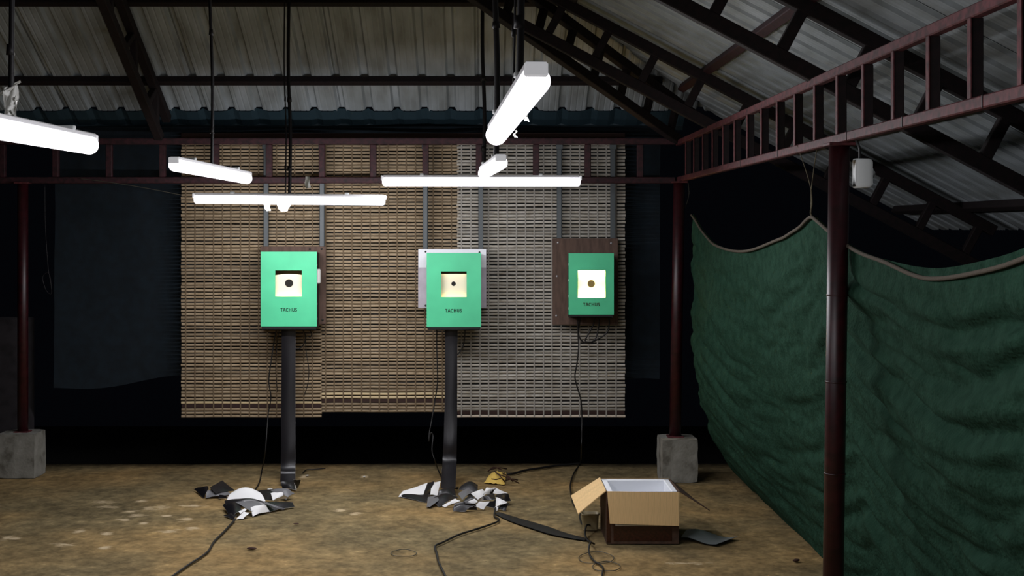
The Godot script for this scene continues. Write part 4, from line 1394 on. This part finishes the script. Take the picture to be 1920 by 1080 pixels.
func build_small_things() -> void:
	var st: SurfaceTool
	# white wall box hung under the right girder
	var p := at(1616, 325, 5.0)
	var t := thing("white_box", p - Vector3(0, 0.056, 0), "small white plastic box hanging under the right girder beside the post", "box")
	st = begin(true)
	var rows := []
	for q in [[-0.030, 0.90], [-0.026, 1.0], [0.020, 1.0], [0.030, 0.95], [0.034, 0.86]]:
		var row := []
		for k in 41:
			var a := TAU * k / 40.0
			var cy: float = signf(cos(a)) * pow(absf(cos(a)), 0.22)
			var cz: float = signf(sin(a)) * pow(absf(sin(a)), 0.22)
			row.append(p + Vector3(q[0], cy * 0.056 * q[1], cz * 0.03 * q[1]))
		rows.append(row)
	sheet(st, rows)
	for e in [0, 4]:
		var cc := p + Vector3([-0.030, 0, 0, 0, 0.034][e], 0, 0)
		for k in 40:
			tri(st, cc, rows[e][k], rows[e][k + 1], p)
	part("case", st, M.plastic_grey, t)
	st = begin(true)
	rod(st, p + Vector3(0.033, 0, 0), p + Vector3(0.042, 0, 0), 0.022, 0.019, 16)
	rod(st, p + Vector3(0.042, 0, 0), p + Vector3(0.049, 0, 0), 0.012, 0.008, 12)
	part("knob", st, M.plastic_grey, t)
	st = begin(true)
	cord(st, [Vector3(GX + 0.01, 2.125, p.z), p + Vector3(-0.01, 0.10, 0), p + Vector3(-0.008, 0.055, 0)], 0.005, 5, 7)
	part("hanging_wire", st, M.rod, t)

	# grey sheet on the floor right of the box
	st = begin(true)
	rows = []
	for i in 13:
		var u := i / 12.0
		var row := []
		for j in 7:
			var v := j / 6.0
			var a2 := fl(1287, 999, 0.004).lerp(fl(1384, 1008, 0.01), u)
			var b2 := fl(1277, 1012, 0.004).lerp(fl(1343, 1024, 0.004), u)
			var q := a2.lerp(b2, v)
			q.y += 0.016 * sin(u * TAU * 0.9 + 0.4) * (1.0 - v * 0.5) + 0.012
			row.append(q)
		rows.append(row)
	sheet(st, rows)
	rows = rows.map(func(r): return r.map(func(v): return v - Vector3(0, 0.0015, 0)))
	sheet(st, rows)
	single("grey_sheet", st, M.grey_sheet, "curled grey sheet lying on the floor right of the cardboard box", "sheet")

	# yellow scrap with twigs
	t = thing("yellow_scrap", fl(930, 905), "crumpled yellow plastic scrap on the floor near the back, behind the middle heap", "scrap")
	st = begin(true)
	rows = []
	var n := FastNoiseLite.new()
	n.seed = 3
	n.frequency = 9.0
	for i in 13:
		var row := []
		for j in 9:
			var u := i / 12.0
			var v := j / 8.0
			var a3 := fl(922, 886, 0.03).lerp(fl(950, 887, 0.02), u)
			var b3 := fl(907, 905, 0.004).lerp(fl(946, 909, 0.004), u)
			var q := a3.lerp(b3, v)
			q.y += 0.05 * sin(PI * u) * sin(PI * v) * 0.8 + 0.02 * n.get_noise_2d(u, v)
			q.y = maxf(q.y, 0.004)
			row.append(q)
		rows.append(row)
	sheet(st, rows)
	part("film", st, M.yellow, t)
	st = begin(true)
	cord(st, [fl(922, 898, 0.075), fl(930, 899, 0.085), fl(938, 897, 0.08)], 0.004, 4, 6)
	part("slot", st, M.twig, t)
	t = thing("dry_twigs", fl(950, 895), "small tangle of dry brown twigs beside the yellow scrap", "twigs")
	for q in [[fl(920, 880, 0.02), fl(935, 877, 0.05), fl(950, 879, 0.02)], [fl(928, 884, 0.05), fl(938, 893, 0.09), fl(946, 903, 0.05)], [fl(934, 889, 0.06), fl(955, 897, 0.05), fl(973, 906, 0.01)], [fl(945, 902, 0.02), fl(958, 898, 0.03), fl(970, 900, 0.01)], [fl(940, 886, 0.03), fl(953, 893, 0.04), fl(962, 903, 0.01)], [fl(915, 884, 0.01), fl(926, 876, 0.03), fl(941, 881, 0.015)]]:
		st = begin(true)
		cord(st, q, 0.0045, 4, 6)
		part("twig", st, M.twig, t)

	# thin wire rings on the floor
	for q in [[757, 1037, 24, 6.5, "thin wire ring lying on the floor left of the bent front cable"], [1118, 1046, 33, 11, "thin wire ring on the floor in front of the cardboard box, the farther one"], [1137, 1062, 26, 9, "thin wire ring on the floor in front of the cardboard box, the nearer one"]]:
		var pts := []
		for k in 25:
			var a := TAU * k / 24.0 * 1.04
			pts.append(fl(q[0] + cos(a) * q[2], q[1] + sin(a) * q[3] * (1.0 + 0.1 * sin(a * 3.0)), 0.004))
		cable(pts, 0.0022, M.wire, q[4], "ring", "wire_ring")

	# clods and chips
	for q in [[472, 1030, 0.016, M.twig, "small dark clod on the floor below the left paper heap"], [555, 983, 0.010, M.twig, "tiny dark clod on the floor right of the left paper heap"], [1493, 1052, 0.016, M.twig, "dark dead leaf on the floor at lower right by the net"], [576, 892, 0.010, M.plastic, "white chip on the floor right of the left strip's foot"], [506, 918, 0.012, M.plastic, "white chip lying behind the left paper heap"], [683, 894, 0.008, M.plastic, "white chip on the floor midway between the two strips"]]:
		st = begin(true)
		var c := fl(q[0], q[1], 0.004)
		rows = []
		for i in 6:
			var row := []
			for j in 11:
				var a := TAU * j / 10.0
				var e := PI * i / 5.0
				var rr: float = q[2] * (1.0 + 0.3 * sin(a * 2.0 + q[0]))
				row.append(c + Vector3(cos(a) * sin(e) * rr * 1.5, cos(e) * q[2] * 0.45 + q[2] * 0.3, sin(a) * sin(e) * rr))
			rows.append(row)
		sheet(st, rows)
		single("clod" if q[3] == M.twig else "chip", st, q[3], q[4], "debris", "")

	# clear plastic wrapped on the rod of the near left lamp, and scraps on other lamps
	t = thing("plastic_wrap", at(22, 238, 3.62), "crumpled clear plastic wrap tied round the rod of the large left tube light", "plastic wrap")
	for q in [[at(0, 182, 3.6), at(38, 155, 3.62), at(39, 150, 3.62), at(0, 176, 3.6)], [at(8, 165, 3.6), at(34, 160, 3.64), at(32, 228, 3.63), at(6, 226, 3.6)], [at(18, 208, 3.6), at(22, 206, 3.6), at(32, 222, 3.58), at(28, 224, 3.58)], [at(31, 221, 3.62), at(34, 221, 3.62), at(34, 238, 3.62), at(31, 238, 3.62)], [at(24, 184, 3.6), at(32, 178, 3.6), at(31, 200, 3.6), at(27, 196, 3.6)]]:
		st = begin(true)
		rows = []
		for i in 9:
			var row := []
			for j in 7:
				var u := i / 8.0
				var v := j / 6.0
				var s: Vector3 = (q[0] as Vector3).lerp(q[1], u).lerp((q[3] as Vector3).lerp(q[2], u), v)
				row.append(s + Vector3(0, 0, 0.01 * sin(u * 9.0 + v * 7.0)))
			rows.append(row)
		sheet(st, rows)
		part("film", st, M.bag, t)
	var k := 0
	for q in [[[at(494, 383, 8.26), at(506, 383, 8.26), at(507, 395, 8.25), at(499, 396, 8.25)], "white scrap of tape under the left level tube light, left of its rods"], [[at(519, 384, 8.26), at(545, 384, 8.26), at(538, 396, 8.25), at(526, 397, 8.25)], "white scrap of tape under the left level tube light, below its rods"], [[at(572, 331, 8.30), at(580, 331, 8.30), at(582, 352, 8.30), at(572, 354, 8.30)], "pale tuft of plastic above the left level tube light, right of its rods"], [[at(936, 296, 6.1), at(946, 292, 6.1), at(950, 312, 6.1), at(940, 318, 6.1)], "white plastic rag on the end on tube light's rod"], [[at(985, 200, 3.1), at(992, 200, 3.1), at(990, 228, 3.1), at(982, 226, 3.1)], "frayed tape strip hanging at the right of the steep tube light"], [[at(998, 245, 3.1), at(1001, 244, 3.1), at(1002, 258, 3.1), at(996, 258, 3.1)], "tiny pale scrap dangling below the steep tube light"]]:
		st = begin(true)
		rows = []
		var c4: Array = q[0]
		if k == 5:
			for v in c4.size():
				c4[v] += Vector3(-0.042, 0.0, 0)
		for i in 7:
			var row := []
			for j in 7:
				var u := i / 6.0
				var v := j / 6.0
				var s: Vector3 = (c4[0] as Vector3).lerp(c4[1], u).lerp((c4[3] as Vector3).lerp(c4[2], u), v)
				row.append(s + Vector3(0.003 * sin(v * 8.0), 0, 0.008 * sin(u * 7.0 + v * 5.0)))
			rows.append(row)
		sheet(st, rows)
		single("tape_scrap", st, M.bag, q[1], "scrap", "scraps of tape and plastic on the tube lights")
		k += 1
